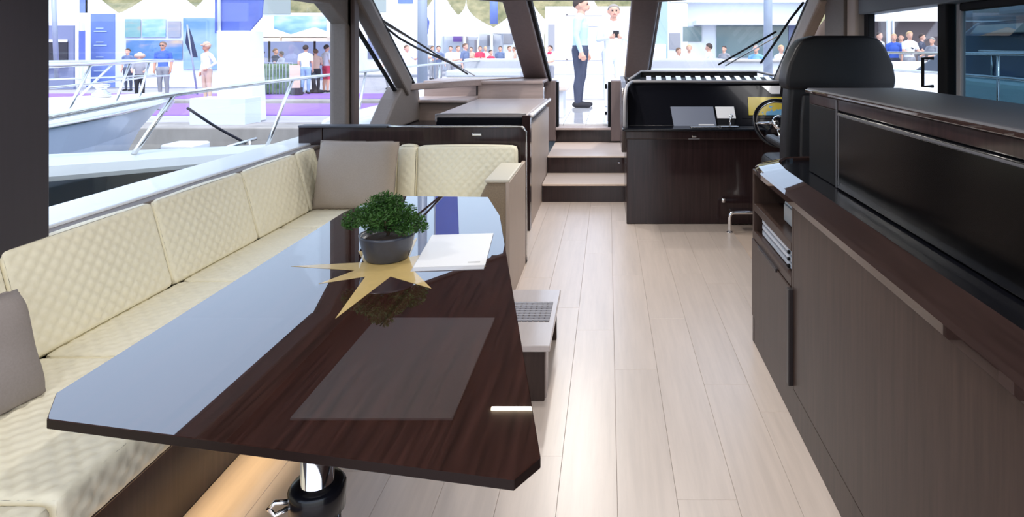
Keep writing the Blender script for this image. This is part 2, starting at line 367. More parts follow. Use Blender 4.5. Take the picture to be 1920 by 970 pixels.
beam('post_seal', (-.725, 8.14, 1.12), (-.81, 6.55, 2.11), .035, .07, BLACKM, dr, (0, .53, .85), .006)
beam('post_seal', (.50, 8.14, 1.12), (.545, 6.55, 2.11), .03, .07, DARKP, dr, (0, .53, .85), .006)
box('jamb', -.80, -.655, 8.02, 8.2, .40, 1.16, POSTBR, dr, .01)
box('jamb', .035, .42, 8.02, 8.2, .40, 1.16, POSTBR, dr, .01)
box('jamb_seal', -.655, -.625, 8.06, 8.2, .57, 1.14, BLACKM, dr, .005)
box('jamb_seal', .0, .035, 8.06, 8.2, .57, 1.14, BLACKM, dr, .005)
box('threshold', -.655, .035, 7.98, 8.2, .545, .575, PALEW, dr, .006)
for s in (-1, 1):
    x = -.31+s*.40
    box('door_side_cap', x-.05, x+.05, 8.18, 8.5, 1.12, 1.165, WHITE, dr, .01)

# ------------------------------------------------------------------ steps to the foredeck door
st = thing('companionway_steps', (-.3, 6.9, 0), 'three dark steps with pale oak treads climbing to the foredeck door', 'steps')
box('riser', -.668, .5, 6.5, 6.53, 0, .17, WALNUT, st); box('tread', -.668, .5, 6.485, 7.08, .165, .19, TREAD, st, .006)
box('riser', -.668, .5, 7.05, 7.08, .19, .36, WALNUT, st); box('tread', -.668, .5, 7.035, 8.14, .36, .38, TREAD, st, .006)
box('riser', -.668, .5, 8.1, 8.14, .38, .55, WALNUT, st)
lathe('step_light', [(0, 0), (.014, 0), (.014, .012), (0, .012)], (.12, 7.03, .30), CHROME, st, 14)

# ------------------------------------------------------------------ galley unit, cowl, forward bulkhead
cw = thing('window_cowl', (-1.45, 7.3, .6), 'stepped taupe oak cowl under the left windscreen pane', 'cowl')
box('upper_panel', -2.1, -.74, 7.30, 7.36, .96, 1.19, TAUPEW, cw, .006); box('ledge', -2.1, -1.48, 6.75, 7.32, .985, 1.02, PALEW, cw, .008)
box('lower_panel', -2.1, -1.48, 6.80, 6.84, .62, .985, TAUPEW, cw, .006); box('top_board', -2.1, -.74, 7.27, 7.9, 1.16, 1.195, TAUPEW, cw, .008)
box('side_joint', -1.50, -1.485, 7.292, 7.30, 1.03, 1.16, BLACKM, cw, 0)
gu = thing('galley_cabinet', (-1.08, 6.35, 0), 'dark galley cabinet with pale grey worktop and rounded rail beside the steps', 'cabinet')
box('body', -1.45, -.70, 5.53, 7.25, 0, .94, WALNUT, gu, .006); box('worktop', -1.47, -.69, 5.5, 7.28, .965, .995, mat('grey_oak_pale', srgb(190, 180, 178), .3, noise_amt=.05, noise_scale=(30, 4, 30), coat=.6, coat_rough=.12), gu, .01)
box('worktop_edge', -1.475, -.685, 5.49, 5.53, .90, .965, BLACKG, gu, .006)
box('corner_post', -.735, -.665, 5.46, 5.56, 0, .985, WALNUT, gu, .006); box('side_panel', -.70, -.672, 5.57, 7.25, .0, .90, ARMS, gu, .004)  # side panel coloured beige for the light it reflects
tube('side_rail', smooth_path([(-.665, 5.54, .97), (-.655, 5.62, .99), (-.655, 6.6, .99), (-.655, 7.18, .99), (-.67, 7.25, .97)]), .018, mat('rail_white', srgb(224, 222, 226), .15, coat=.6), gu)
tube('edge_bead', smooth_path([(-1.475, 5.6, .90), (-1.475, 5.5, .93), (-1.472, 5.49, .975), (-1.44, 5.487, .995), (-1.1, 5.487, .998), (-.7, 5.487, .998)]), .008, TRIMGREY, gu)
hb = box('hob_counter', -2.1, -1.49, 5.3, 6.78, 0, .80, BLACKG, None, .01); meta(hb, 'low black counter in the recess between galley cabinet and left window', 'counter')
pl_ = thing('sofa_bulkhead', (-1.42, 4.7, 0), 'dark walnut bulkhead behind the short sofa side with chrome edge and latch', 'bulkhead')
prism('panel', [(-2.07, 4.64, 0), (-.60, 4.64, 0), (-.60, 4.64, .955), (-.63, 4.64, .985), (-2.07, 4.64, .985)], (0, .05, 0), WALNUT, pl_, .004)
tube('edge_bead', smooth_path([(-1.62, 4.65, .992), (-1.0, 4.65, .992), (-.66, 4.65, .992), (-.605, 4.65, .965), (-.592, 4.65, .90), (-.592, 4.65, .5), (-.592, 4.65, .02)], 5), .006, STEEL, pl_)
box('top_cap', -2.24, -1.60, 4.62, 4.72, .985, 1.0, GREYTOP, pl_, .004); box('panel_extension', -2.24, -2.07, 4.63, 4.70, .86, .985, WALNUT, pl_, .004)
box('latch', -.985, -.915, 4.632, 4.642, .925, .945, STEEL, pl_, .004); box('end_foot', -.66, -.59, 4.63, 4.70, 0, .03, BLACKM, pl_, .004)
box('strap', -1.9, -1.75, 4.625, 4.642, .862, .888, TAUPE, pl_, .005)

# ------------------------------------------------------------------ sofa
so = thing('corner_sofa', (-1.6, 3.0, 0), 'cream quilted leather L-shaped corner sofa along the left windows', 'sofa')
box('plinth', -2.12, -1.41, .35, 4.62, 0, .33, WALNUT, so, .004); box('plinth', -1.41, -.66, 3.95, 4.62, 0, .33, WALNUT, so, .004)
box('seat_frame', -2.12, -1.36, .35, 4.62, .31, .36, WALNUT, so, .004); box('seat_frame', -1.36, -.66, 3.9, 4.62, .31, .36, WALNUT, so, .004)
ys = [.75, 1.52, 2.24, 2.97, 3.86]
for a, b in zip(ys[:-1], ys[1:]):
    cushion('seat_cushion', (.68, b-a-.004, .13), place((-1.65, (a+b)/2, .415)), CREAM, so, .028, '+z+x', .011, .06, .006, .008)
cushion('seat_cushion', (.64, .70, .13), place((-1.67, 4.21, .415)), CREAM, so, .03, '+z', .014)
cushion('seat_cushion', (.57, .68, .13), place((-1.06, 4.19, .415)), CREAM, so, .03, '+z', .014)
yb = [.75, 1.47, 2.18, 2.91, 3.62, 4.24, 4.52]
for a, b in zip(yb[:-1], yb[1:]):
    cushion('back_cushion', (.12, b-a-.004, .40), place((-2.075, (a+b)/2, .655), 0, -15), CREAM, so, .024, '+x', .010, .06, .007, .007)
cushion('back_cushion', (.52, .12, .40), place((-1.75, 4.56, .665), -7), CREAM, so, .026, '-y', .012)
cushion('back_cushion', (.14, .12, .40), place((-1.42, 4.56, .665), -7), CREAM, so, .03, '-y', .012)
cushion('back_cushion', (.70, .12, .40), place((-1.0, 4.56, .665), -7), CREAM, so, .026, '-y', .010, .06, .007, .008)
prism('armrest', [(-.775, 3.88, .30), (-.775, 3.88, .66), (-.73, 3.88, .75), (-.60, 3.88, .75), (-.60, 3.88, .30)], (0, .54, 0), ARMF, so, .012, 3)
box('armrest_top', -.745, -.597, 3.86, 4.44, .745, .765, mat('arm_top', srgb(205, 200, 186), .5), so, .008)
box('side_panel', -.62, -.595, 3.87, 4.62, .0, .748, ARMS, so, .004)
led = box('under_seat_lamp', -1.405, -1.385, .5, 3.9, .29, .305, WARMLED, None, .002); meta(led, 'warm light strip fixed under the front edge of the sofa seat', 'lamp')
ld = bpy.data.lights.new('under_seat_light', 'AREA'); ld.shape = 'RECTANGLE'; ld.size = .03; ld.size_y = 3.0; ld.energy = 1.2; ld.color = (1, .70, .36); ld.spread = math.radians(60)
lo_ = bpy.data.objects.new('under_seat_light', ld); COL.objects.link(lo_); lo_.location = (-1.37, 2.2, .285); lo_.rotation_euler = (0, math.radians(-12), 0)

def pillow(name, w, h, t, M, m, label):
    n = 26; V = []; Fc = []
    for sg in (1, -1):
        for i in range(n+1):
            for j in range(n+1):
                a, b = -1+2*i/n, -1+2*j/n
                e = max(0, (1-a**4)*(1-b**4))**.42
                k = 1-.07*(1-abs(a*b))*0.8*(abs(a)**6+abs(b)**6)/2
                wr_ = .006*noise.noise(Vector((a*2.2, b*2.2, sg*3)))+.004*math.sin(9*a+5*b)*(abs(a)+abs(b))/2
                V.append((a*w/2*k, sg*(t/2*e+.002)+wr_, b*h/2*k))
    N = (n+1)**2
    for s in (0, 1):
        for i in range(n):
            for j in range(n):
                a = s*N+i*(n+1)+j; Fc.append((a, a+n+1, a+n+2, a+1))
    rim = [i*(n+1) for i in range(n+1)]+[n*(n+1)+j for j in range(1, n+1)]+[i*(n+1)+n for i in range(n-1, -1, -1)]+[j for j in range(n-1, 0, -1)]
    for a, b in zip(rim, rim[1:]+rim[:1]): Fc.append((a, b, b+N, a+N))
    P = [M @ Vector(v) for v in V]
    o = mk(name, P, Fc, m, None, True); meta(o, label, 'pillow')
    pts = [M @ (Vector(V[i])+Vector(V[i+N])) .__mul__(.5) if False else M @ ((Vector(V[i])+Vector(V[i+N]))*.5) for i in rim[::3]]
    tube('piping', pts, .0045, m, o, 6, True)
    return o
pillow('throw_pillow', .55, .46, .17, place((-1.70, 4.32, .70), -14, 0, -4), PILLOW, 'taupe fabric pillow with side seam standing in the sofa corner')
pillow('throw_pillow', .42, .34, .14, place((-1.85, 1.80, .635), -18, 0, 78), PILLOW2, 'grey fabric pillow cut by the left picture edge')

# ------------------------------------------------------------------ dining table
tb = thing('dining_table', (-.75, 2.2, 0), 'high-gloss dark wood dining table with cut corners and brass star inlay', 'table')
TZ = .75
TP = [(-1.285, 1.49), (-1.215, 1.385), (-.175, 1.19), (-.132, 1.255), (-.52, 3.08), (-.65, 3.47), (-1.20, 3.50), (-1.30, 3.15)]
tt = prism('tabletop', [(x, y, TZ-.022) for x, y in TP], (0, 0, .022), TABLEW, tb, .0015, 1)
tt.data.materials.append(mat('table_edge', srgb(30, 20, 19), .5, ior=1.15, coat=.2, coat_rough=.2))
for p in tt.data.polygons: p.material_index = 0 if p.normal.z > .5 else 1
cx_, cy_ = sum(p[0] for p in TP)/8, sum(p[1] for p in TP)/8
prism('under_board', [(cx_+(x-cx_)*.9, cy_+(y-cy_)*.92, TZ-.05) for x, y in TP], (0, 0, .028), WALNUT, tb, .002)
scx, scy = -.81, 2.36
lens = [.30, .30, .36, .24, .47, .25, .30, .25]        # +x, then anticlockwise
angs = [0, 45, 90, 135, 180, 225, 270, 315]
lens = {0: .36, 45: .26, 90: .36, 135: .26, 180: .36, 225: .25, 270: .46, 315: .31}
pts = []
for a in angs:
    pts.append((scx+lens[a]*math.cos(math.radians(a)), scy+lens[a]*math.sin(math.radians(a)), TZ))
    pts.append((scx+.115*math.cos(math.radians(a+22.5)), scy+.115*math.sin(math.radians(a+22.5)), TZ))
prism('star_inlay', pts, (0, 0, .0008), BRASS, tb)
for (lx, ly) in ((-.69, 1.52), (-.85, 2.95)):
    lg = lathe('pedestal', [(.037, .0), (.037, .70)], (lx, ly, 0), CHROME, tb, 28)
    lathe('outer_column', [(.052, 0), (.052, .46)], (lx, ly, 0), CHROME, lg, 28)
    lathe('collar', [(.056, .455), (.063, .46), (.064, .515), (.056, .525), (.038, .525)], (lx, ly, 0), BLACKG, lg, 28)
    lathe('foot_plate', [(.15, 0), (.15, .008), (.13, .016), (.05, .02)], (lx, ly, 0), STEEL, lg, 32)
    lathe('head_plate', [(.05, .69), (.11, .695), (.11, .703)], (lx, ly, 0), STEEL, lg, 28)
    tube('clamp_lever', [(lx-.055, ly-.02, .49), (lx-.085, ly-.03, .495), (lx-.10, ly-.03, .48), (lx-.085, ly-.03, .465), (lx-.06, ly-.02, .475)], .006, CHROME, lg, 8)

# bonsai
pc = (-.845, 2.45, TZ+.0008)
pt = thing('potted_bonsai', pc, 'small leafy green bonsai in a round dark blue-grey pot on the table', 'plant')
po = lathe('pot', [(.0, 0), (.072, 0), (.08, .006), (.094, .05), (.102, .088), (.104, .096), (.098, .098), (.092, .09), (.088, .078), (0, .078)], pc, POT, pt, 40)
lathe('soil', [(0, .076), (.086, .076), (.07, .082), (0, .088)], pc, SOIL, pt, 28)
random.seed(11)
BR = [((0, 0, .08), (.01, .01, .13), (-.01, .02, .17)), ((.005, 0, .10), (-.05, 0, .135), (-.10, -.01, .165)), ((.0, .01, .10), (.05, -.01, .125), (.095, -.01, .15)), ((0, 0, .11), (.01, -.05, .14), (.02, -.08, .16)), ((0, 0, .12), (-.03, .05, .16), (-.05, .08, .18))]
for b in BR:
    tube('branch', [Vector(pc)+Vector(p) for p in b], [.007, .005, .003], BARK, pt, 7)
V = []; Fc = []
cl = [(-.115, -.01, .155, .055), (-.075, .0, .175, .055), (-.03, .0, .205, .06), (.0, .04, .20, .06), (.03, -.02, .17, .05), (.06, .0, .155, .055), (.10, -.01, .145, .05), (.125, .0, .12, .035), (.0, -.06, .165, .05), (-.05, -.05, .16, .05), (-.05, .06, .18, .05), (.05, .05, .165, .05), (-.135, -.01, .135, .035), (.085, -.04, .12, .04), (-.01, 0, .235, .035), (-.09, .03, .16, .05), (.03, .0, .125, .045), (-.035, -.03, .13, .04)]
for x, y, z, r in cl:
    for k in range(int(330*(r/.05)**2)):
        d = Vector((random.gauss(0, 1), random.gauss(0, 1), random.gauss(0, 1))).normalized()*r*(random.random()**.35)
        d.z *= .62; c = Vector(pc)+Vector((x, y, z))+d
        t = (d.normalized()+Vector((random.uniform(-1, 1), random.uniform(-1, 1), random.uniform(-.2, 1)))).normalized(); s = t.cross(Vector((random.random(), random.random(), random.random()-.5))).normalized()
        L, w_ = random.uniform(.011, .019), random.uniform(.005, .008); n_ = t.cross(s)*.0012
        i = len(V); V += [c-t*L*.5, c+s*w_*.5+n_, c+t*L*.5, c-s*w_*.5+n_]; Fc += [(i, i+1, i+2), (i, i+2, i+3)]
fo = mk('foliage', V, Fc, LEAF, pt); fo['kind'] = 'stuff'

# brochure
bz = TZ+.0006
br = thing('brochure', (-.6, 2.54, bz), 'large white printed brochure lying open on the table beside the bonsai', 'brochure')
M = place((-.60, 2.54, bz), 0, 0, 6)
def sheet(name, x0, x1, y0, y1, z0, z1, m, par):
    bm = box_bm(x0, x1, y0, y1, z0, z1); bmesh.ops.transform(bm, matrix=M, verts=bm.verts[:]); return bmk(name, bm, m, par)
sheet('back_sheet', -.135, .125, -.225, .22, 0, .0015, mat('paper_reflect_grey', srgb(196, 196, 202), .35, coat=.3), br)  # back sheet's grey paints the darker reflected strip at the bottom
sheet('front_sheet', -.132, .127, -.185, .222, .0016, .0032, PAPER, br)
for k, yy in enumerate((-.15, -.16)): sheet('print_line', .06, .105, yy, yy+.003, .0032, .0034, TRIMGREY, br)

# box step beside the table
bs = thing('box_step', (-.48, 3.12, 0), 'low wooden box step with pale top beside the table', 'step stool')
box('lid', -.72, -.255, 2.80, 3.46, .225, .252, mat('grey_oak_pale', srgb(190, 180, 178), .3, noise_amt=.05, noise_scale=(30, 4, 30), coat=.6, coat_rough=.12), bs, .004); box('front_panel', -.70, -.28, 2.82, 2.845, 0, .225, CABW, bs, .003)  # lid colour lightened to carry the sheen from the windows
box('side_panel', -.30, -.275, 2.845, 2.95, 0, .225, PALEW, bs, .003); box('back_panel', -.70, -.275, 3.41, 3.44, 0, .225, CABW, bs, .003); box('inner_panel', -.40, -.38, 2.845, 3.41, 0, .225, BLACKM, bs, .003); box('left_panel', -.70, -.68, 2.845, 3.41, 0, .225, CABW, bs, .003)
mt = thing('woven_mat', (-.40, 3.17, .252), 'small grey woven mat lying on the low box step', 'mat')
for i in range(9):
    x = -.515+i*.0265; box('strand', x, x+.022, 3.05, 3.285, .252, .2555, mat('mat_grey', srgb(128, 128, 138), .7, noise_amt=.15, noise_scale=(60, 60, 60)), mt, .001, 1)
for i in range(8):
    y = 3.058+i*.029; box('cross_strand', -.517, -.28, y, y+.012, .254, .2572, mat('mat_pale', srgb(160, 160, 170), .7), mt, .001, 1)
# ------------------------------------------------------------------ sideboard on the right
sb = thing('sideboard', (1.1, 1.7, 0), 'long brown veneer sideboard with open end shelves and glossy edge', 'sideboard')
box('front_panel', .77, .795, .1, 2.655, .14, .91, CABW, sb, .003)
box('toe_kick', .772, .80, .1, 3.41, 0, .136, CABW, sb, .002); box('carcass_back', 1.16, 1.44, .1, 3.39, 0, .92, CABW, sb, .003)
box('end_panel', .77, 1.2, 3.38, 3.41, 0, .915, CABW, sb, .003); box('divider', .772, 1.2, 2.66, 2.69, .0, .915, CABW, sb, .003)
for z0, z1 in ((.895, .915), (.70, .738), (.552, .592)): box('shelf', .77, 1.17, 2.69, 3.38, z0, z1, CABW, sb, .003)
d_ = box('door', .765, .788, 2.70, 3.405, .14, .548, CABW, sb, .003)
box('handle', .752, .79, 2.668, 2.70, .145, .548, mat('dark_pull', srgb(34, 26, 27), .4), d_, .003); box('top_pull', .758, .775, 2.9, 3.25, .538, .556, mat('dark_pull', srgb(34, 26, 27), .4), d_, .003)
wt = [(.87, .1), (.87, 3.05), (.90, 3.40), (1.0, 3.55), (1.44, 3.55), (1.44, .1)]
prism('worktop', [(x, y, .918) for x, y in wt], (0, 0, .03), BLACKG, sb, .003)
eo = smooth_path([(.762, .1, 0), (.762, 1.5, 0), (.762, 3.0, 0), (.765, 3.25, 0), (.79, 3.43, 0), (.86, 3.53, 0), (.98, 3.585, 0), (1.2, 3.59, 0), (1.44, 3.59, 0)], 5)
ei = smooth_path([(.872, .1, 0), (.872, 1.5, 0), (.872, 2.95, 0), (.88, 3.15, 0), (.895, 3.30, 0), (.935, 3.40, 0), (1.0, 3.46, 0), (1.2, 3.48, 0), (1.44, 3.48, 0)], 5)
V = []; Fc = []
for a, b in zip(eo, ei):
    for (k, z) in ((0, .90), (0.0, .925), (.12, .937), (.9, .968), (1, .962), (1, .905)):
        V.append((a.x+(b.x-a.x)*k, a.y+(b.y-a.y)*k, z))
nn = len(eo)
for i in range(nn-1):
    for k in range(6): Fc.append((i*6+k, i*6+(k+1) % 6, (i+1)*6+(k+1) % 6, (i+1)*6+k))
Fc += [tuple(range(6)), tuple((nn-1)*6+k for k in range(6))]
mk('worktop_edge', V, Fc, TRIMGL, sb)
tv = thing('tv_housing', (1.22, 1.6, .95), 'charcoal topped cabinet housing the television on the sideboard', 'cabinet')
box('body', 1.01, 1.44, .1, 3.15, .948, 1.335, BLACKG, tv, .006); box('top', .985, 1.455, .1, 3.18, 1.335, 1.36, GREYTOP, tv, .008)
box('top_edge', .978, .99, .1, 3.18, 1.338, 1.352, TRIMGL, tv, .003); box('fascia', .995, 1.012, .1, 3.165, 1.285, 1.335, WALNUT, tv, .004); box('end_board', .995, 1.012, 2.78, 3.165, .95, 1.285, BLACKM, tv, .003); box('joint', .99, .998, 2.775, 2.785, .95, 1.33, mat('frame_dark', srgb(82, 82, 88), .4), tv, .001)
te = thing('television', (.99, 1.7, .955), 'wide black flat television set into the sideboard housing', 'television')
box('bezel', .985, 1.005, .3, 2.75, .955, 1.28, BLACKG, te, .003); box('screen', .981, .9855, .33, 2.72, .985, 1.268, SCREEN, te, .001)
box('frame_line', .983, .986, .3, 2.745, 1.268, 1.276, mat('frame_dark', srgb(82, 82, 88), .4), te, .001); box('frame_line', .983, .986, 2.728, 2.736, .97, 1.27, mat('frame_dark', srgb(82, 82, 88), .4), te, .001)
# devices on the shelves
dv = thing('grey_player', (.95, 2.95, .738), 'light grey electronic box on the upper open shelf', 'device')
box('case', .83, 1.08, 2.74, 3.02, .742, .84, mat('device_grey', srgb(176, 182, 188), .4), dv, .012); box('face', .824, .832, 2.76, 3.0, .752, .83, mat('device_face', srgb(140, 146, 152), .3), dv, .004); box('foot', .84, 1.07, 2.75, 3.01, .738, .742, BLACKM, dv, .001)
for k, (z, l) in enumerate(((.592, 'silver slim receiver at the bottom of the lower shelf stack'), (.622, 'silver slim receiver in the middle of the lower shelf stack'), (.652, 'silver slim receiver on top of the lower shelf stack'))):
    r_ = thing('slim_receiver', (.95, 3.0, z), l, 'receiver', 'slim receivers on the lower shelf')
    box('case', .80, 1.08, 2.76, 3.32, z, z+.024, mat('device_silver', srgb(150, 156, 168), .35, metal=.3), r_, .004); box('front_strip', .796, .801, 2.78, 3.30, z+.004, z+.02, mat('device_strip', srgb(196, 202, 214), .3), r_, .001)
    lathe('knob', [(0, 0), (.009, 0), (.009, .012), (0, .012)], (.793, 2.80, z+.006), BLACKM, r_, 12)

# ------------------------------------------------------------------ helm
he = thing('helm_console', (1.0, 6.1, 0), 'dark walnut helm console with raked black instrument panel', 'console')
box('body', .165, 1.78, 5.68, 6.45, 0, .80, WALNUT, he, .006); box('front_shelf', .125, 1.78, 5.5, 6.4, .845, .868, BLACKG, he, .008)
box('drawer', .15, 1.78, 5.58, 5.70, .765, .842, WALNUT, he, .01); lt = box('drawer_latch', .73, .77, 5.568, 5.582, .785, .80, STEEL, he, .004); box('drawer_slot', .70, .80, 5.574, 5.582, .768, .773, TRIMGREY, he, .001)
prism('instrument_panel', [(.17, 5.73, .868), (.17, 6.02, 1.235), (.17, 6.5, 1.235), (.17, 6.5, .868)], (1.6, 0, 0), BLACKG, he, .006)
prism('side_cheek', [(.125, 5.62, .84), (.125, 5.66, 1.10), (.125, 5.80, 1.20), (.125, 6.02, 1.25), (.125, 6.75, 1.27), (.125, 6.75, .6), (.125, 5.9, .6)], (.05, 0, 0), WALNUT, he, .01)
tube('cheek_trim', smooth_path([(.145, 5.61, .86), (.145, 5.62, 1.0), (.15, 5.66, 1.13), (.17, 5.78, 1.21), (.22, 5.98, 1.245), (.30, 6.03, 1.252)]), .016, TRIMGREY, he)
tube('panel_brow', smooth_path([(.22, 5.99, 1.248), (.4, 6.0, 1.25), (1.0, 6.0, 1.25), (1.78, 6.0, 1.25)]), .014, TRIMGREY, he)
box('dash_tray', .2, 1.76, 6.02, 6.95, 1.235, 1.25, BLACKM, he, .004)
tube('dash_rim', [(.2, 6.03, 1.265), (.36, 7.0, 1.31), (1.62, 6.95, 1.31), (1.76, 6.03, 1.265)], .014, TRIMGREY, he, 8)
prism('dash_back', [(.36, 7.0, 1.24), (1.62, 6.95, 1.24), (1.62, 6.95, 1.31), (.36, 7.0, 1.31)], (0, .02, 0), BLACKM, he)
prism('dash_side', [(.2, 6.03, 1.24), (.36, 7.0, 1.24), (.36, 7.0, 1.31), (.2, 6.03, 1.265)], (-.015, 0, 0), BLACKM, he)
GLINT = mat('duct_glint', srgb(208, 210, 218), .35)  # white plates stand in for reflections between the duct ribs
for k in range(13):
    x = .37+k*.098
    prism('duct_glint', [(x, 6.2, 1.25), (x+.05, 6.2, 1.25), (x+.062, 6.42, 1.285), (x+.012, 6.42, 1.285)], (0, .012, .0), GLINT, he, .002)
def on_panel(px, py, off=0): return on_plane(px, py, (.17, 5.73-off, .868), (0, -.785, .62))
def panel_quad(name, quad, m, par, th=.006, off=.004):
    return slab(name, [on_panel(x, y, off) for x, y in quad], -th, m, par)
CH = bpy.data.materials.new('chart_screen'); CH.use_nodes = True
nt = CH.node_tree; b = nt.nodes['Principled BSDF']; b.inputs['Roughness'].default_value = .2
nz = nt.nodes.new('ShaderNodeTexNoise'); nz.inputs['Scale'].default_value = 9; nz.inputs['Detail'].default_value = 3
rp = nt.nodes.new('ShaderNodeValToRGB'); rp.color_ramp.interpolation = 'CONSTANT'; rp.color_ramp.elements[0].color = srgb(190, 170, 60); rp.color_ramp.elements[1].color = srgb(90, 150, 190); rp.color_ramp.elements[1].position = .56
tcn = nt.nodes.new('ShaderNodeTexCoord'); nt.links.new(tcn.outputs['Object'], nz.inputs[0]); nt.links.new(nz.outputs[0], rp.inputs[0]); nt.links.new(rp.outputs[0], b.inputs['Base Color']); nt.links.new(rp.outputs[0], b.inputs['Emission Color']); b.inputs['Emission Strength'].default_value = .08
pz = thing('chart_plotter', on_panel(1432, 215), 'chart plotter with yellow map on its screen behind the wheel', 'display')
panel_quad('bezel', [(1392, 222), (1480, 222), (1478, 176), (1392, 176)], BLACKG, pz, .012, .004); panel_quad('screen', [(1404, 216), (1468, 216), (1466, 182), (1402, 182)], CH, pz, .003, .014)
sh = thing('grey_folder', on_panel(1300, 240), 'grey folder leaning on the black instrument panel', 'folder')
panel_quad('cover', [(1264, 239), (1344, 239), (1337, 200), (1257, 200)], mat('folder_grey', srgb(120, 126, 142), .4), sh, .01, .010); panel_quad('edge_strip', [(1310, 236), (1340, 236), (1339, 233), (1310, 233)], PAPER, sh, .003, .024)
cdn = thing('white_card', on_panel(1362, 222), 'small white card on a black stand at the instrument panel', 'card')
panel_quad('card', [(1345, 222), (1380, 222), (1376, 200), (1341, 200)], PAPER, cdn, .004, .012); panel_quad('stand', [(1346, 238), (1376, 238), (1378, 222), (1345, 222)], BLACKM, cdn, .02, .012)
tp = thing('white_patch', on_panel(1450, 175), 'white flat patch on the upper right of the instrument panel', 'paper')
panel_quad('sheet', [(1446, 176), (1462, 176), (1464, 161), (1428, 161)], PAPER, tp, .003, .006)  # white four-cornered patch laid on the panel face
th_ = thing('throttle', (1.08, 5.6, .868), 'chrome throttle lever on the helm shelf beside the white card', 'lever')
box('base', .98, 1.14, 5.56, 5.68, .868, .882, STEEL, th_, .006); tube('lever', [(1.07, 5.62, .88), (1.07, 5.60, .93), (1.075, 5.58, .965)], .009, CHROME, th_); lathe('knob', [(0, 0), (.016, .004), (.018, .015), (.012, .028), (0, .03)], (1.076, 5.578, .955), CHROME, th_, 14)
pn = box('shelf_tray', .72, .97, 5.55, 5.66, .868, .880, STEEL, None, .004); meta(pn, 'flat metal tray on the helm shelf under the grey folder', 'tray')
# wheel
sw = thing('steering_wheel', (1.38, 5.2, .9), 'black and chrome steering wheel partly hidden by the helm seat', 'steering wheel')
wc = Vector((1.385, 5.18, .955)); tilt = math.radians(28); R_ = .20
u_ = Vector((1, 0, 0)); v_ = Vector((0, math.sin(tilt), math.cos(tilt)))
tube('rim', [wc+(u_*math.cos(a)+v_*math.sin(a))*R_ for a in [2*math.pi*k/40 for k in range(40)]], .015, BLACKG, sw, 12, True)
tube('rim_inlay', [wc+(u_*math.cos(a)+v_*math.sin(a))*(R_-.013) for a in [2*math.pi*k/40 for k in range(40)]], .009, CHROME, sw, 10, True)
for a in (180, 0, 270):
    a = math.radians(a); tube('spoke', [wc, wc+(u_*math.cos(a)+v_*math.sin(a))*R_*.55+Vector((0, -.01, 0)), wc+(u_*math.cos(a)+v_*math.sin(a))*R_], [.03, .022, .015], CHROME, sw, 10, flat=.5)
nv = u_.cross(v_)
tube('hub', [wc-nv*.03, wc+nv*.02, wc+nv*.035], [.06, .06, .045], CHROME, sw, 24); tube('hub_cap', [wc+nv*.034, wc+nv*.042], [.04, .036], BLACKG, sw, 24)
tube('column', [wc, wc+Vector((0, .25, -.12)), wc+Vector((0, .5, -.1))], .045, BLACKG, sw, 16)
# helm seat
hs = thing('helm_chair', (1.45, 4.3, 0), 'tall black leather helm seat with rounded headrest', 'seat')
def shell(name, prof, y0, th, lean, m, par, bev=.05, cx=1.45):
    """outline in x,z (half widths by height) extruded towards +y"""
    pts = [(cx-w, y0+(z-.6)*lean, z) for w, z in prof]+[(cx+w, y0+(z-.6)*lean, z) for w, z in prof[::-1]]
    bm = bmesh.new(); a = [bm.verts.new(p) for p in pts]; b = [bm.verts.new((p[0], p[1]+th, p[2])) for p in pts]; n = len(pts)
    k = len(prof)
    for i in range(k-1):
        bm.faces.new((a[i], a[i+1], a[n-2-i], a[n-1-i])); bm.faces.new((b[i], b[i+1], b[n-2-i], b[n-1-i]))
    for i in range(n): bm.faces.new((a[i], a[(i+1) % n], b[(i+1) % n], b[i]))
    bmesh.ops.recalc_face_normals(bm, faces=bm.faces[:]); bevel_bm(bm, bev, 4, .35)
    return bmk(name, bm, m, par, True)
shell('backrest', [(.33, .66), (.335, .80), (.335, 1.0), (.325, 1.2), (.315, 1.38)], 4.05, .16, -.06, BLACKL, hs, .04)
shell('headrest', [(.335, 1.30), (.345, 1.36), (.325, 1.46), (.28, 1.56), (.24, 1.615), (.16, 1.637)], 4.0, .19, -.03, BLACKL, hs, .04)
shell('back_panel', [(.245, .68), (.25, .90), (.25, 1.1), (.24, 1.27)], 4.01, .05, -.06, mat('black_leather_panel', srgb(28, 28, 32), .5), hs, .015)
cushion('seat_cushion', (.66, .58, .16), place((1.45, 4.42, .72)), BLACKL, hs, .05)
box('seat_base', 1.17, 1.73, 4.15, 4.68, .56, .645, BLACKM, hs, .02)
for s in (-1, 1): box('armrest', 1.45+s*.3-.035, 1.45+s*.3+.035, 4.15, 4.55, .90, .95, BLACKL, hs, .02, 3)
lathe('pedestal', [(.17, 0), (.17, .015), (.07, .04), (.06, .56)], (1.45, 4.42, 0), STEEL, hs, 24)
fr = thing('footrest', (1.15, 5.45, 0), 'chrome tube footrest standing on the floor before the helm', 'footrest')
tube('frame', smooth_path([(1.03, 5.42, 0), (1.03, 5.42, .13), (1.05, 5.42, .165), (1.10, 5.42, .17), (1.4, 5.42, .17), (1.62, 5.42, .165), (1.64, 5.42, .13), (1.64, 5.42, 0)], 4), .016, CHROME, fr); box('tread', 1.05, 1.62, 5.42, 5.56, .155, .175, STEEL, fr, .008)
for x in (1.03, 1.64): lathe('foot_flange', [(.028, 0), (.028, .006), (.018, .01)], (x, 5.42, 0), CHROME, fr, 16)
lathe('mount', [(.02, 0), (.02, .03), (.012, .04)], (1.02, 5.655, .2), CHROME, fr, 12)

# ceiling lamp strip
cl_ = box('ceiling_lamp', -.68, -.42, 3.72, 3.738, 2.035, 2.05, LED, None, .002); meta(cl_, 'short bright strip lamp set in the cabin ceiling', 'lamp')

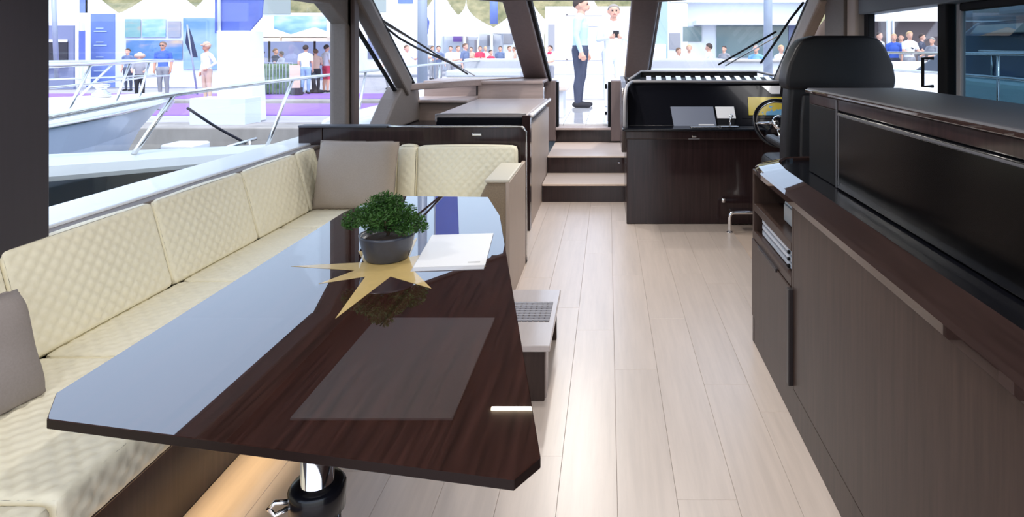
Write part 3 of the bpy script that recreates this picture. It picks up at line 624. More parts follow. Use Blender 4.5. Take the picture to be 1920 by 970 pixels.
# ------------------------------------------------------------------ wipers on the outside of the windscreen
def pane_pt(q, px, py, off=.03):
    a, b, c, d = [Vector(p) for p in q]; n = (b-a).cross(d-a).normalized()
    if n.y < 0: n = -n
    return on_plane(px, py, a, n)+n*off
def wiper(q, tip, mid, foot, foot2, label):
    o = thing('windscreen_wiper', pane_pt(q, *foot), label, 'wiper')
    tube('arm', [pane_pt(q, *foot), pane_pt(q, *mid)], .010, BLACKM, o, 7); tube('parallel_arm', [pane_pt(q, *foot2), pane_pt(q, mid[0]+4, mid[1]+7)], .007, STEEL, o, 7)
    tube('blade', [pane_pt(q, *p) for p in tip], .011, BLACKM, o, 7)
    return o
wiper(WLQ, [(704, 31), (724, 53), (752, 75), (786, 94), (825, 111), (862, 128)], (710, 35), (880, 142), (893, 145), 'black pantograph wiper on the left windscreen pane')
wiper(WRQ, [(1503, 10), (1478, 42), (1450, 85), (1424, 122)], (1452, 64), (1345, 125), (1358, 127), 'black wiper on the right windscreen pane by the helm')

# ------------------------------------------------------------------ own boat outside
fd = struct('foredeck_floor', (-.3, 9.9, .55))
for i in range(4):
    for j in range(6):
        box('deck_tile', -.86+i*.29, -.86+(i+1)*.29-.004, 8.2+j*.63, 8.2+(j+1)*.63-.004, .56, .60, TEAKDECK, fd, .002, 1)
box('hull_body', -2.6, 2.1, 8.2, 12.0, -1.2, .558, WHITE, fd, .02)
def coach(x0, x1, x2, x3, name, label):
    o = thing('coachroof', ((x0+x1)/2, 9.5, .56), label, 'deck moulding')
    prism('moulding', [(x0, 8.28, .56), (x1, 8.28, .56), (x1, 8.28, 1.02), (x0, 8.28, 1.02)], (0, 3.0, 0), WHITE, o, .03)
    box('pad_base', x2, x3, 9.4, 10.9, 1.02, 1.14, WHITE, o, .02)
    box('sunpad', x2+.04, x3-.04, 9.45, 10.85, 1.14, 1.24, GREYUP, o, .03); box('sunpad_backrest', x2+.02, x3-.02, 10.7, 10.95, 1.14, 1.40, GREYUP, o, .05, 3)
    return o
coach(-2.5, -.88, -2.45, -1.25, '', 'white foredeck moulding with grey sunpad left of the door')
coach(.32, 2.0, .6, 1.98, '', 'white foredeck moulding with pale sunpad right of the door')
bench = thing('deck_bench', (-.74, 9.2, .6), 'small white foredeck bench with pale cushion beside the open door', 'bench')
box('seat', -.86, -.56, 8.75, 9.5, .98, 1.06, mat('bench_cushion', srgb(214, 200, 190), .6), bench, .02); box('leg', -.84, -.62, 8.85, 9.4, .6, .98, WHITE, bench, .01)
ol = thing('open_door_leaf', (.0, 8.5, .6), 'white glazed door leaf folded open on the right of the doorway', 'door leaf')
box('leaf', -.012, .012, 8.22, 9.0, .62, 1.16, WHITE, ol, .006); box('hinge', -.04, -.01, 8.3, 8.36, .7, .74, BLACKM, ol, .004); box('hinge', -.04, -.01, 8.3, 8.36, 1.04, 1.1, BLACKM, ol, .004)
crate = box('deck_box', .12, .6, 11.5, 11.8, 1.0, 1.26, mat('cane', srgb(214, 186, 150), .7, noise_amt=.1, noise_scale=(20, 20, 60)), None, .02); meta(crate, 'tan deck box behind the man in white', 'box')
plat = box('bow_step', .1, 1.0, 11.35, 12.0, .56, 1.0, WHITE, None, .03); meta(plat, 'white bow step at the front end of the foredeck', 'step')

bw = thing('side_deck_bulwark', (-2.85, 4.5, .3), 'white sloping side deck bulwark with dark glazed inner face outside left window', 'bulwark')
def bz_(y): return 1.01-(y-3.25)*.124
ysb = [.5, 2.4, 3.25, 4.0, 5.5, 7.0]
V = []; Fc = []
for y in ysb:
    z = bz_(y); V += [(-2.72, y, .25), (-2.76, y, z-.10), (-2.80, y, z-.05), (-3.02, y, z), (-3.1, y, z-.05), (-3.1, y, .1)]
for i in range(len(ysb)-1):
    for k in range(6): Fc.append((i*6+k, i*6+(k+1) % 6, (i+1)*6+(k+1) % 6, (i+1)*6+k))
Fc += [tuple(range(6)), tuple((len(ysb)-1)*6+k for k in range(6))]
mk('moulding', V, Fc, GREYGEL, bw)
prism('glazed_face', [(-2.735, .6, .40), (-2.735, 4.1, .40), (-2.735, 4.1, bz_(4.1)-.12), (-2.735, .6, bz_(.6)-.12)], (.02, 0, 0), DKGLASS, bw)
sdk = box('side_deck', -2.74, -2.4, .3, 8.2, .22, .27, GREYGEL, None, .005); meta(sdk, 'grey walkway along the left side of the boat', 'deck')
tps = thing('side_coaming', (-2.75, 6.9, .6), 'white raised coaming on the side deck outside the small left window', 'coaming')
prism('moulding', [(-2.7, 6.0, .27), (-2.45, 6.0, .27), (-2.45, 6.0, .84), (-2.55, 6.0, .94), (-2.7, 6.0, .88)], (0, 2.2, 0), WHITE, tps, .03)
rl = thing('side_railing', (-2.9, 5.0, .8), 'polished steel railing along the left side deck', 'railing')
rp_ = [(-2.92, 1.6, 1.13), (-2.92, 2.6, 1.16), (-2.92, 3.25, 1.19), (-2.9, 4.3, 1.25), (-2.88, 5.9, 1.28), (-2.8, 7.4, 1.30), (-2.6, 9.0, 1.33), (-2.2, 10.6, 1.36), (-1.5, 11.8, 1.38)]
tube('top_rail', smooth_path(rp_, 6), .016, STEEL, rl, 10)
for a, b in (((-2.93, 3.95, .90), (-2.9, 4.28, 1.25)), ((-2.93, 5.5, .72), (-2.885, 5.86, 1.28)), ((-2.82, 7.1, .55), (-2.8, 7.4, 1.30)), ((-2.45, 9.3, .56), (-2.5, 9.5, 1.34))):
    tube('stanchion', [a, b], .015, STEEL, rl, 10)
rr = thing('starboard_railing', (2.6, 4.0, .6), 'steel railing along the right side deck outside the tinted window', 'railing')
tube('top_rail', [(2.62, .8, 1.515), (2.62, 4.0, 1.52), (2.6, 7.0, 1.52)], .013, STEEL, rr); tube('mid_rail', smooth_path([(2.62, .8, 1.27), (2.62, 2.5, 1.31), (2.62, 4.2, 1.36), (2.6, 7.0, 1.36)]), .012, STEEL, rr)
for y in (2.9, 3.6, 4.3, 5.0, 6.2): tube('stanchion', [(2.62, y, .7), (2.62, y, 1.52)], .011, STEEL, rr, 8)
dk2 = box('side_deck', 2.1, 2.75, -.5, 8.2, .55, .72, WHITE, None, .01); meta(dk2, 'white walkway along the right side of the boat', 'deck')

# ------------------------------------------------------------------ quay, water, hills
quay = struct('quay_ground', (0, 40, 0))
box('paving', -60, 60, 12.6, 120, -1.6, -.02, QUAY, quay, 0)
box('carpet', -60, -3.5, 15.2, 18.4, -.02, .0, PURPLE, quay, 0); box('carpet', -60, -3.5, 20.4, 22.6, -.02, .0, PURPLE, quay, 0)
box('kerb', -60, 40, 12.45, 13.4, -.6, .03, CONC, quay, .03); box('kerb', -60, 40, 18.7, 19.6, -.02, .05, CONC, quay, .01); box('quay_wall', -60, 60, 12.5, 12.62, -2.5, -.1, CONC, quay, 0)
wat = box('harbour_water', -60, 60, -30, 12.5, -2.0, -.72, WATER, None, 0); wat['kind'] = 'structure'
V = []; Fc = []; NX, NY = 90, 14
for j in range(NY+1):
    for i in range(NX+1):
        x = -110+220*i/NX; y = 95+60*j/NY; t = j/NY
        z = 32*math.sin(t*math.pi/2)+(2.2*noise.noise(Vector((x*.06, y*.06, 0)))+1.5*noise.noise(Vector((x*.23, y*.23, 3))))*min(1, t*4)
        V.append((x, y, max(-.5, z)))
for j in range(NY):
    for i in range(NX): a = j*(NX+1)+i; Fc.append((a, a+1, a+NX+2, a+NX+1))
hill = mk('hillside', V, Fc, HILL, None, True); hill['kind'] = 'structure'

# ------------------------------------------------------------------ neighbouring yacht on the left
ny = thing('neighbour_yacht', (-7.8, 7.5, -1.1), 'white yacht bow with steel pulpit moored beside the left windows', 'boat')
def half(y):                        # half beam at deck level
    t = min(1, max(0, (y-2)/9.2)); return 1.75*(1-t**2.6)
ring = []
Ys = [-2, 1, 3, 5, 6.5, 7.8, 8.8, 9.6, 10.2, 10.7, 11.0, 11.15]
V = []; Fc = []; CXN = -7.8
for y in Ys:
    hb_ = half(y); zs = .80-.012*(7-y)*0; kk = min(1, max(0, (y-8)/3.2))
    fl = .62-.35*kk
    yb_ = y-kk*1.9
    V += [(CXN-hb_*fl, yb_, -1.4), (CXN-hb_*.9, y-kk*.5, .25), (CXN-hb_-.06, y, .66), (CXN-hb_-.02, y, zs), (CXN-hb_+min(.12, hb_*.5), y-.02*kk, zs+.01), (CXN, y-.1, zs+.12*(1-kk)), (CXN+hb_-min(.12, hb_*.5), y-.02*kk, zs+.01), (CXN+hb_+.02, y, zs), (CXN+hb_+.06, y, .66), (CXN+hb_*.9, y-kk*.5, .25), (CXN+hb_*fl, yb_, -1.4)]
n_ = 11
for i in range(len(Ys)-1):
    for k in range(n_-1): Fc.append((i*n_+k, i*n_+k+1, (i+1)*n_+k+1, (i+1)*n_+k))
    Fc.append((i*n_+n_-1, i*n_, (i+1)*n_, (i+1)*n_+n_-1))
Fc += [tuple(range(n_)), tuple((len(Ys)-1)*n_+k for k in range(n_))]
mk('hull', V, Fc, HULL, ny)
prism('cabin_trunk', [(CXN-1.0, 1, .8), (CXN+1.0, 1, .8), (CXN+.8, 1, 1.12), (CXN-.8, 1, 1.12)], (0, 5.6, 0), WHITE, ny, .06, 3)
tube('rub_rail', smooth_path([(CXN+half(y)+.07, y, .66) for y in Ys], 3), .03, STEEL, ny, 8)
for s in (1, -1):
    pr = [(CXN+s*(half(y)-.05), y, 1.36) for y in (2, 4, 6, 7.5, 8.8, 9.8, 10.5)]+[(CXN+s*.12, 11.3, 1.36)]
    tube('pulpit_rail', smooth_path(pr, 5), .028, STEEL, ny, 10); tube('mid_rail', smooth_path([(p[0], p[1]-.1, 1.1) for p in pr], 5), .014, STEEL, ny, 8)
    for y in (5.2, 6.9, 8.4, 9.6, 10.5): tube('pulpit_stanchion', [(CXN+s*(half(y-.5)-.06), y-.5, .80), (CXN+s*(half(y)-.05), y, 1.36)], .02, STEEL, ny, 8)
lathe('windlass', [(.12, 0), (.12, .05), (.07, .08), (.07, .14), (.11, .16), (.11, .19), (0, .2)], (CXN+.2, 9.6, .84), STEEL, ny, 18)
prism('anchor', [(CXN-.03, 10.5, .72), (CXN-.03, 11.3, .74), (CXN-.03, 11.5, .62), (CXN-.03, 11.3, .45), (CXN-.03, 10.9, .55)], (.06, 0, 0), STEEL, ny, .01)
mr_ = tube('mooring_rope', smooth_path([at(352, 203, 10.85), at(405, 238, 11.7), at(460, 268, 12.44)]), .025, mat('rope', srgb(44, 44, 54), .9), None, 7); meta(mr_, 'dark mooring rope from the neighbouring bow down to the quay', 'rope')
tn = thing('low_dark_block', (-7.0, 10.9, -.76), 'low dark grey block with a white top piece between the neighbouring bow and the quay', 'boat')
prism('block_body', [(-8.0, 10.3, -.76), (-6.6, 10.3, -.76), (-6.1, 10.8, -.76), (-6.6, 11.5, -.76), (-8.0, 11.5, -.76)], (0, 0, .58), mat('block_grey', srgb(66, 70, 78), .6), tn, .15, 3); box('seat', -7.5, -6.95, 10.7, 11.2, -.18, -.04, WHITE, tn, .04)  # low dark grey block with a white piece on top
gr_ = thing('gangway_rail', (-5.9, 9.5, -.2), 'short white steel bow rail low beside the side railing stanchion', 'railing')
tube('top_rail', [at(425, 276, 9.5), at(480, 260, 10.2)], .022, STEEL, gr_); 
for px, py in ((437, 272), (468, 264)): tube('post', [at(px, py, 9.7), at(px+1, py+18, 9.7)], .018, STEEL, gr_, 8)

# ------------------------------------------------------------------ quay furniture, left
cb = thing('display_column', (-7.95, 13.9, 0), 'tall white display column topped with a blue banner', 'column')
prism('column', [(-8.3, 13.6, 0), (-7.55, 13.6, 0), (-7.62, 13.6, 1.95), (-8.32, 13.6, 1.95)], (0, .55, 0), TENT, cb, .01)
prism('banner', [(-8.45, 13.75, 1.90), (-7.75, 13.75, 1.90), (-7.45, 13.75, 2.25), (-7.35, 13.75, 3.3), (-8.45, 13.75, 3.3)], (0, .05, 0), BLUE2, cb, .004); tube('mast', [(-8.32, 13.7, 1.9), (-8.34, 13.7, 3.6)], .035, WHITE, cb, 10)
cu = box('white_plinth', at(370, 230, 13.2).x, at(472, 230, 13.2).x, 12.95, 13.55, .0, .56, mat('plinth', srgb(206, 216, 238), .6), None, .01); meta(cu, 'low white box plinth in front of the display column', 'plinth')
pw = thing('poster_wall', (-18, 26, 0), 'pale exhibition wall with photo posters and a blue end panel', 'stand wall')
Yp = 26.0
def wallbox(name, x0, x1, y0, y1, m, par, Y=Yp, th=.1, off=0):
    a, b = at(x0, y1, Y), at(x1, y0, Y); return box(name, a.x, b.x, Y-off, Y-off+th, a.z, b.z, m, par, .0)
wallbox('wall', 215, 420, 24, 164, mat('wall_pale', srgb(206, 214, 240), .7), pw); wallbox('blue_panel', 163, 216, 26, 164, BLUE, pw, off=.04)
for k, yy in enumerate((52, 58, 78, 84, 106, 132)): wallbox('panel_mark', 182-(k % 2)*4, 196+(k % 2)*6, yy, yy+2, mat('mark_pale', srgb(176, 196, 240), .6), pw, th=.01, off=.06)
def poster(name, c1, c2, c3, sc=1.2):
    m = bpy.data.materials.new(name); m.use_nodes = True; nt = m.node_tree; b = nt.nodes['Principled BSDF']; b.inputs['Roughness'].default_value = .5
    tc = nt.nodes.new('ShaderNodeTexCoord'); mp = nt.nodes.new('ShaderNodeMapping'); mp.inputs['Scale'].default_value = (.5*sc, 1, 1.3*sc); nz = nt.nodes.new('ShaderNodeTexNoise'); nz.inputs['Scale'].default_value = 1; nz.inputs['Detail'].default_value = 3
    r = nt.nodes.new('ShaderNodeValToRGB'); e = r.color_ramp.elements; e[0].color = c1; e[0].position = .35; e[1].color = c3; e[1].position = .65; x = e.new(.5); x.color = c2
    nt.links.new(tc.outputs['Object'], mp.inputs[0]); nt.links.new(mp.outputs[0], nz.inputs[0]); nt.links.new(nz.outputs[0], r.inputs[0]); nt.links.new(r.outputs[0], b.inputs['Base Color']); return m
wallbox('poster', 236, 265, 36, 70, poster('poster_a', srgb(90, 150, 160), srgb(130, 170, 170), srgb(214, 150, 110)), pw, th=.02, off=.05)
wallbox('poster', 268, 312, 36, 70, poster('poster_b', srgb(90, 150, 190), srgb(150, 190, 200), srgb(210, 220, 230)), pw, th=.02, off=.05)
wallbox('poster', 316, 340, 40, 70, poster('poster_c', srgb(120, 150, 180), srgb(160, 160, 170), srgb(190, 190, 200)), pw, th=.02, off=.05)
wallbox('poster', 238, 343, 76, 112, poster('poster_d', srgb(50, 110, 160), srgb(90, 130, 180), srgb(226, 190, 130), .7), pw, th=.02, off=.05)
wallbox('poster', 345, 408, 34, 130, poster('poster_e', srgb(96, 140, 180), srgb(140, 170, 200), srgb(180, 200, 224), .6), pw, th=.02, off=.05)
ff = thing('folded_flag', at(353, 108, 22), 'dark blue furled flag on a slanted pole before the posters', 'flag')
prism('cloth', [at(350, 52, 22), at(357, 72, 22), at(366, 108, 22), at(358, 107, 22), at(347, 80, 22)], (0, .15, 0), NAVY, ff, .01); tube('pole', [at(351, 46, 22), at(370, 177, 22)], .03, POLE, ff)
kk_ = thing('dark_kiosk', (-21.5, 25, 0), 'slate blue kiosk with a dark opening under the far left tent', 'kiosk')
wallbox('front', 40, 138, 48, 167, GREYBL, kk_, 25); wallbox('opening', 66, 104, 80, 118, DARK, kk_, 25, .05, .04); wallbox('opening', 108, 128, 78, 118, DARK, kk_, 25, .05, .04); wallbox('counter', 60, 130, 118, 124, WHITE, kk_, 25, .4, .3); wallbox('shelf_lamp', 66, 128, 74, 79, TENT, kk_, 25, .04, .06)
sp = thing('blue_banner_post', (-20.3, 24.5, 0), 'narrow dark blue banner hanging between white posts near the kiosk', 'banner')
wallbox('cloth', 148, 160, 58, 120, BLUE2, sp, 24.5, .03); wallbox('post', 141, 147, 40, 160, TENT, sp, 24.5, .08); wallbox('post', 160, 167, 0, 160, TENT, sp, 24.5, .08); wallbox('upper_cloth', 149, 164, -40, 24, BLUE, sp, 24.5, .03)
wp = tube('white_mast', [at(98, -60, 20), at(107, 150, 20)], .07, POLE, None, 12); meta(wp, 'leaning pale mast in front of the slate kiosk', 'mast')

def pagoda(x, y, w, ze, zp, label, group='white pagoda tents'):
    o = thing('pagoda_tent', (x, y, 0), label, 'tent', group)
    V = []; Fc = []; N = 10
    for i in range(N+1):
        t = i/N; s = (1-t)**2.6*.96+.04*(1-t)+.004; z = ze+(zp-ze)*t
        if t < .001: s = 1
        for k in range(16):
            side, u = divmod(k, 4); u = u/4*2-1
            px, py = [(u, -1), (1, u), (-u, 1), (-1, -u)][side]; V.append((x+px*w/2*s, y+py*w/2*s, z))
    for i in range(N):
        for k in range(16): Fc.append((i*16+k, i*16+(k+1) % 16, (i+1)*16+(k+1) % 16, (i+1)*16+k))
    Fc.append(tuple(N*16+k for k in range(16)))
    mk('canopy', V, Fc, TENT, o)
    for a, b, c, d in ((-1, 1, -1, -1), (1, 1, -1, 1), (1, -1, 1, 1), (-1, -1, 1, -1)):
        pass
    box('valance', x-w/2, x+w/2, y-w/2-.02, y-w/2+.02, ze-.35, ze, TENT, o, 0); box('valance', x-w/2-.02, x-w/2+.02, y-w/2, y+w/2, ze-.35, ze, TENT, o, 0); box('valance', x+w/2-.02, x+w/2+.02, y-w/2, y+w/2, ze-.35, ze, TENT, o, 0)
    for a in (-1, 1):
        for b in (-1, 1): box('leg', x+a*w/2-.06, x+a*w/2+.06, y+b*w/2-.06, y+b*w/2+.06, 0, ze, TENT, o, 0)
    return o
pagoda(-33.4, 36, 3.4, 3.0, 6.6, 'white pagoda tent at the far left edge of the window')
pagoda(-25.0, 30, 3.5, 2.75, 6.6, 'white pagoda tent above the slate kiosk')
pagoda(-23.8, 34.5, 2.7, 3.5, 6.6, 'white pagoda tent rising behind the upper row of photo posters')
pagoda(-27.4, 44, 1.7, 4.1, 6.3, 'narrow white pagoda tent beside the blue banner, further back')
pagoda(-10.1, 38.5, 3.8, 2.66, 6.4, 'white pagoda tent just right of the thick lamp post and flag')
pagoda(-10.2, 46, 4.4, 3.0, 5.1, 'white pagoda tent with its tip in view behind the crowd in red')
pagoda(-5.6, 44, 4.0, 2.95, 6.6, 'white pagoda tent behind the left windscreen post')
pagoda(-1.3, 43, 4.0, 3.0, 6.6, 'white pagoda tent behind the two men on the foredeck')
pagoda(4.4, 42, 4.6, 3.3, 6.4, 'white pagoda tent beside the right windscreen post')
def stand(label, Y, rects):
    (x0, x1, y0), parts = rects; yb = VY+CAMH*F/Y; o = thing('exhibition_stand', at((x0+x1)/2, yb, Y), label, 'stand'); wallbox('wall', x0, x1, y0, yb, TENT, o, Y)
    for n, a, b, c, d, m in parts: wallbox(n, a, b, c, d, m, o, Y, .05, .06)
PVG = mat('pav_grey', srgb(150, 152, 160), .6); LIN = mat('joint_pale', srgb(196, 190, 192), .6)
stand('white exhibition stand with grey openings behind the windscreen crowd', 48.6, ((795, 1020, 62), [('opening', 914, 926, 66, 86, PVG), ('opening', 942, 962, 63, 82, PVG), ('opening', 868, 878, 60, 120, LIN), ('purple_sign', 850, 866, 64, 78, PURPLE), ('opening', 800, 812, 85, 130, PVG), ('opening', 890, 897, 75, 130, LIN)]))
stand('plain white exhibition wall with pale seams behind the foredeck men', 40, ((1022, 1185, 12), [('seam', 1060, 1130, 27, 29, LIN), ('seam', 1062, 1064, 27, 120, LIN), ('seam', 1085, 1125, 47, 49, LIN), ('seam', 1030, 1160, 111, 113, LIN), ('opening', 1028, 1040, 46, 95, PVG)]))
stand('white exhibition stand left of the pavilion with the wide dark window', 33, ((1190, 1296, 46), [('opening', 1255, 1276, 62, 92, PVG)]))

# parasols and terrace
for (px, lab) in ((505, 'beige parasol nearest the display column'), (590, 'beige parasol beside the vertical window pillar')):
    c = at(px, 93, 23); c.z = 0
    o = thing('parasol', c, lab, 'parasol', 'beige terrace parasols')
    tube('pole', [(c.x, c.y, 0), (c.x, c.y, 2.35)], .04, DARK, o, 8)
    hw, V = .79, []
    V = [(c.x-hw, c.y-hw, 1.98), (c.x+hw, c.y-hw, 1.98), (c.x+hw, c.y+hw, 1.98), (c.x-hw, c.y+hw, 1.98), (c.x, c.y, 2.36), (c.x, c.y, 2.30)]
    V2 = [(v[0], v[1], v[2]-.15) for v in V[:4]]
    mk('canopy', V[:5]+[(v[0], v[1], 1.96) for v in V[:4]]+[(c.x, c.y, 2.3)], [(0, 1, 4), (1, 2, 4), (2, 3, 4), (3, 0, 4), (5, 9, 6), (6, 9, 7), (7, 9, 8), (8, 9, 5), (0, 5, 6, 1), (1, 6, 7, 2), (2, 7, 8, 3), (3, 8, 5, 0)], PARASOL, o)
    for a, b in (((-hw, -hw), (hw, -hw)), ((hw, -hw), (hw, hw)), ((-hw, -hw), (-hw, hw))):
        prism('valance', [(c.x+a[0], c.y+a[1], 1.84), (c.x+b[0], c.y+b[1], 1.84), (c.x+b[0], c.y+b[1], 1.985), (c.x+a[0], c.y+a[1], 1.985)], (.0 if a[1] == b[1] else .01, .01 if a[1] == b[1] else 0, 0), PARASOL, o)
    lathe('base', [(.3, 0), (.3, .08), (.1, .12), (.05, .3)], tuple(c), DARK, o, 16)
hg = thing('terrace_hedge', at(505, 150, 22), 'low green hedge behind a thin fence under the parasols', 'hedge')
a, b = at(470, 150, 22), at(550, 150, 22)
box('hedge', a.x, b.x, 22.1, 22.6, 0, 1.05, HEDGE, hg, .08, 3)
for i in range(14):
    x = a.x+(b.x-a.x)*i/13; tube('fence_bar', [(x, 21.95, 0), (x, 21.95, 1.1)], .014, POLE, hg, 6)
tube('fence_rail', [(a.x, 21.95, 1.1), (b.x, 21.95, 1.1)], .02, POLE, hg, 6)
mb = thing('menu_stand', at(552, 150, 21.5), 'small beige menu board on the quay beside the man in light jeans', 'sign'); wallbox('board', 543, 562, 122, 165, mat('board_tan', srgb(214, 190, 170), .7), mb, 21.6, .05); wallbox('foot', 545, 560, 165, 178.8, DARK, mb, 21.6, .3)
hb2 = thing('boat_billboard', (-16, 33, 0), 'wide billboard with blue yacht picture above the parasols', 'billboard')
wallbox('frame', 470, 640, 24, 150, TENT, hb2, 33); wallbox('picture', 515, 612, 30, 66, poster('poster_f', srgb(60, 130, 200), srgb(150, 190, 220), srgb(230, 236, 244), .8), hb2, 33, .05, .06)
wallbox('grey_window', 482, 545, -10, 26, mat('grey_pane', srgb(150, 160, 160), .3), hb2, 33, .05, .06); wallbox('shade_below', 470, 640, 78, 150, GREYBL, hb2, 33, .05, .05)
ks = thing('white_stand', (-14, 36, 0), 'white exhibition stand behind the left wiper', 'stand'); wallbox('wall', 640, 790, -40, 140, TENT, ks, 36); wallbox('window', 690, 724, -20, 22, mat('grey_pane', srgb(150, 160, 160), .3), ks, 36, .05, .05); wallbox('dark_door', 690, 722, 56, 110, GREYBL, ks, 36, .05, .05); wallbox('blue_sign', 747, 775, -8, 6, BLUE, ks, 36, .05, .05)
fp = thing('flagpole', at(792, 148, 14), 'thick grey lamp post with a small furled blue flag behind the left pane', 'post')
c = at(792, 148, 14); tube('post', [(c.x, 14, 0), (c.x, 14, 4.5)], [.115, .095], POLE, fp, 14); prism('flag', [at(799, 30, 14.2), at(804, 40, 14.2), at(801, 62, 14.2), at(793, 76, 14.2), at(788, 68, 14.2), at(791, 52, 14.2)], (0, .08, 0), BLUE2, fp, .01)
sf = thing('tall_banner', at(820, 60, 14.6), 'tall blue sail banner rising behind the thick lamp post', 'banner'); c = at(815, 140, 14.6); tube('pole', [(c.x, 14.6, 0), (c.x, 14.6, 4.3)], .02, POLE, sf, 8); prism('cloth', [(c.x+.02, 14.6, 2.75), (c.x+.5, 14.6, 2.85), (c.x+.55, 14.6, 4.2), (c.x+.02, 14.6, 4.3)], (0, .03, 0), BLUE2, sf)
bd = tube('blue_banner_far', [at(926, 45, 40), at(926, -20, 40)], .25, BLUE, None, 10); bd.name = 'rolled_banner'; meta(bd, 'blue rolled banner hanging before the hill beside the left post', 'banner'); WL['rolled_banner'] = WL.get('blue_banner_far', Vector())
# right hand side of the quay
rb = thing('show_pavilion', (9, 28, 0), 'white pavilion with a wide dark window seen through the right pane', 'pavilion')
wallbox('wall', 1290, 1520, 4, 160, TENT, rb, 28); wallbox('window', 1343, 1477, 48, 108, mat('pav_glass', srgb(110, 132, 136), .15, coat=.4), rb, 28, .05, .06); wallbox('side_window', 1280, 1315, 50, 78, mat('pav_glass', srgb(110, 132, 136), .15), rb, 28, .05, .08); wallbox('roof_edge', 1255, 1540, -6, 6, TENT, rb, 28, .6, .6); wallbox('door_panel', 1478, 1500, 45, 120, GREYBL, rb, 28, .05, .07)
wallbox('canopy', 1300, 1500, 40, 48, TENT, rb, 28, 1.0, 1.0)
p2 = thing('lamp_post', at(1440, 130, 15), 'thick grey lamp post in front of the white pavilion', 'post'); c = at(1440, 130, 15); tube('post', [(c.x, 15, 0), (c.x, 15, 4.6)], [.11, .09], POLE, p2, 14); lathe('foot', [(.2, 0), (.2, .03), (.12, .05)], (c.x, 15, 0), POLE, p2, 16)
p3 = thing('teal_post', at(1240, 90, 17), 'pale teal square post beside the right windscreen post', 'post'); a = at(1240, 93, 17); box('shaft', a.x-.17, a.x+.17, 17, 17.3, 0, 4.8, mat('teal_grey', srgb(160, 184, 192), .5), p3, .02); box('plinth', a.x-.3, a.x+.1, 16.7, 17.0, 0, 1.7, WHITE, p3, .02)
bc = thing('bar_counter', at(1330, 120, 17.5), 'long white bar counter with people behind it beyond the helm', 'counter'); a, b = at(1225, 110, 17.6), at(1500, 110, 17.6); box('front', a.x, b.x, 17.5, 17.7, 0, 1.22, WHITE, bc, .02); box('top', a.x-.1, b.x+.1, 17.35, 18.1, 1.22, 1.28, mat('bar_top', srgb(190, 184, 178), .4), bc, .01)
rb2 = thing('quay_restaurant', (10.5, 24, 0), 'white fronted building with a dark open terrace seen through right side window', 'building')
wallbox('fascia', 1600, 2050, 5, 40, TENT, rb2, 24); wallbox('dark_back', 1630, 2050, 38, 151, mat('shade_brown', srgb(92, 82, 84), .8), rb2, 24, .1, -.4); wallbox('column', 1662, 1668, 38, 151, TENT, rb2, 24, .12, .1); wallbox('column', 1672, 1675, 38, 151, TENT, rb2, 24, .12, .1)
pf = thing('quay_terrace', (9.5, 19, 0), 'white terrace parapet below the people at the right side window', 'terrace'); a, b = at(1600, 115, 18.2), at(1960, 115, 18.2); box('parapet', a.x, b.x, 18.0, 18.2, -.3, 1.22, WHITE, pf, .02); box('deck', a.x, b.x, 18.2, 23.5, .0, .38, QUAY, pf, 0)
tube('handrail', [(a.x+.6, 18.05, 1.45), (b.x, 18.05, 1.45)], .025, STEEL, pf, 8)
yr = thing('starboard_yacht', (7.5, 8.5, -1), 'dark hulled yacht seen through the tinted right side window', 'boat')
prism('hull', [(4.6, 3.0, -1.2), (5.2, 9.5, -1.2), (6.4, 12.2, -1.2), (9.5, 12.2, -1.2), (9.5, 3.0, -1.2)], (0, 0, 2.35), mat('hull_seafoam', srgb(176, 206, 204), .3, coat=.4), yr, .1, 3)
prism('deckhouse', [(5.4, 3.0, 1.15), (5.4, 11.4, 1.15), (5.5, 9.6, 1.95), (5.5, 3.0, 2.0)], (3, 0, 0), mat('yacht_dark', srgb(64, 78, 104), .25, coat=.5), yr, .05, 3); prism('deck_awning', [(5.3, 2.5, 1.72), (5.3, 9.4, 1.78), (5.3, 9.2, 1.9), (5.3, 2.5, 1.86)], (.3, 0, 0), mat('awning_tan', srgb(196, 184, 170), .7), yr, .02); prism('flybridge', [(5.2, 2.5, 1.98), (5.2, 9.6, 1.98), (5.3, 10.4, 2.5), (5.3, 2.5, 2.6)], (3.4, 0, 0), mat('yacht_mid', srgb(120, 130, 140), .3), yr, .08, 3)
tube('side_rail', smooth_path([(4.75, 3, 1.5), (5.2, 8, 1.52), (5.8, 10.5, 1.55), (6.6, 12, 1.6)]), .02, STEEL, yr, 8)
for y, x in ((4.5, 4.85), (6.0, 5.0), (7.5, 5.15), (9.0, 5.4)): tube('rail_post', [(x, y, 1.12), (x, y, 1.52)], .016, STEEL, yr, 6)

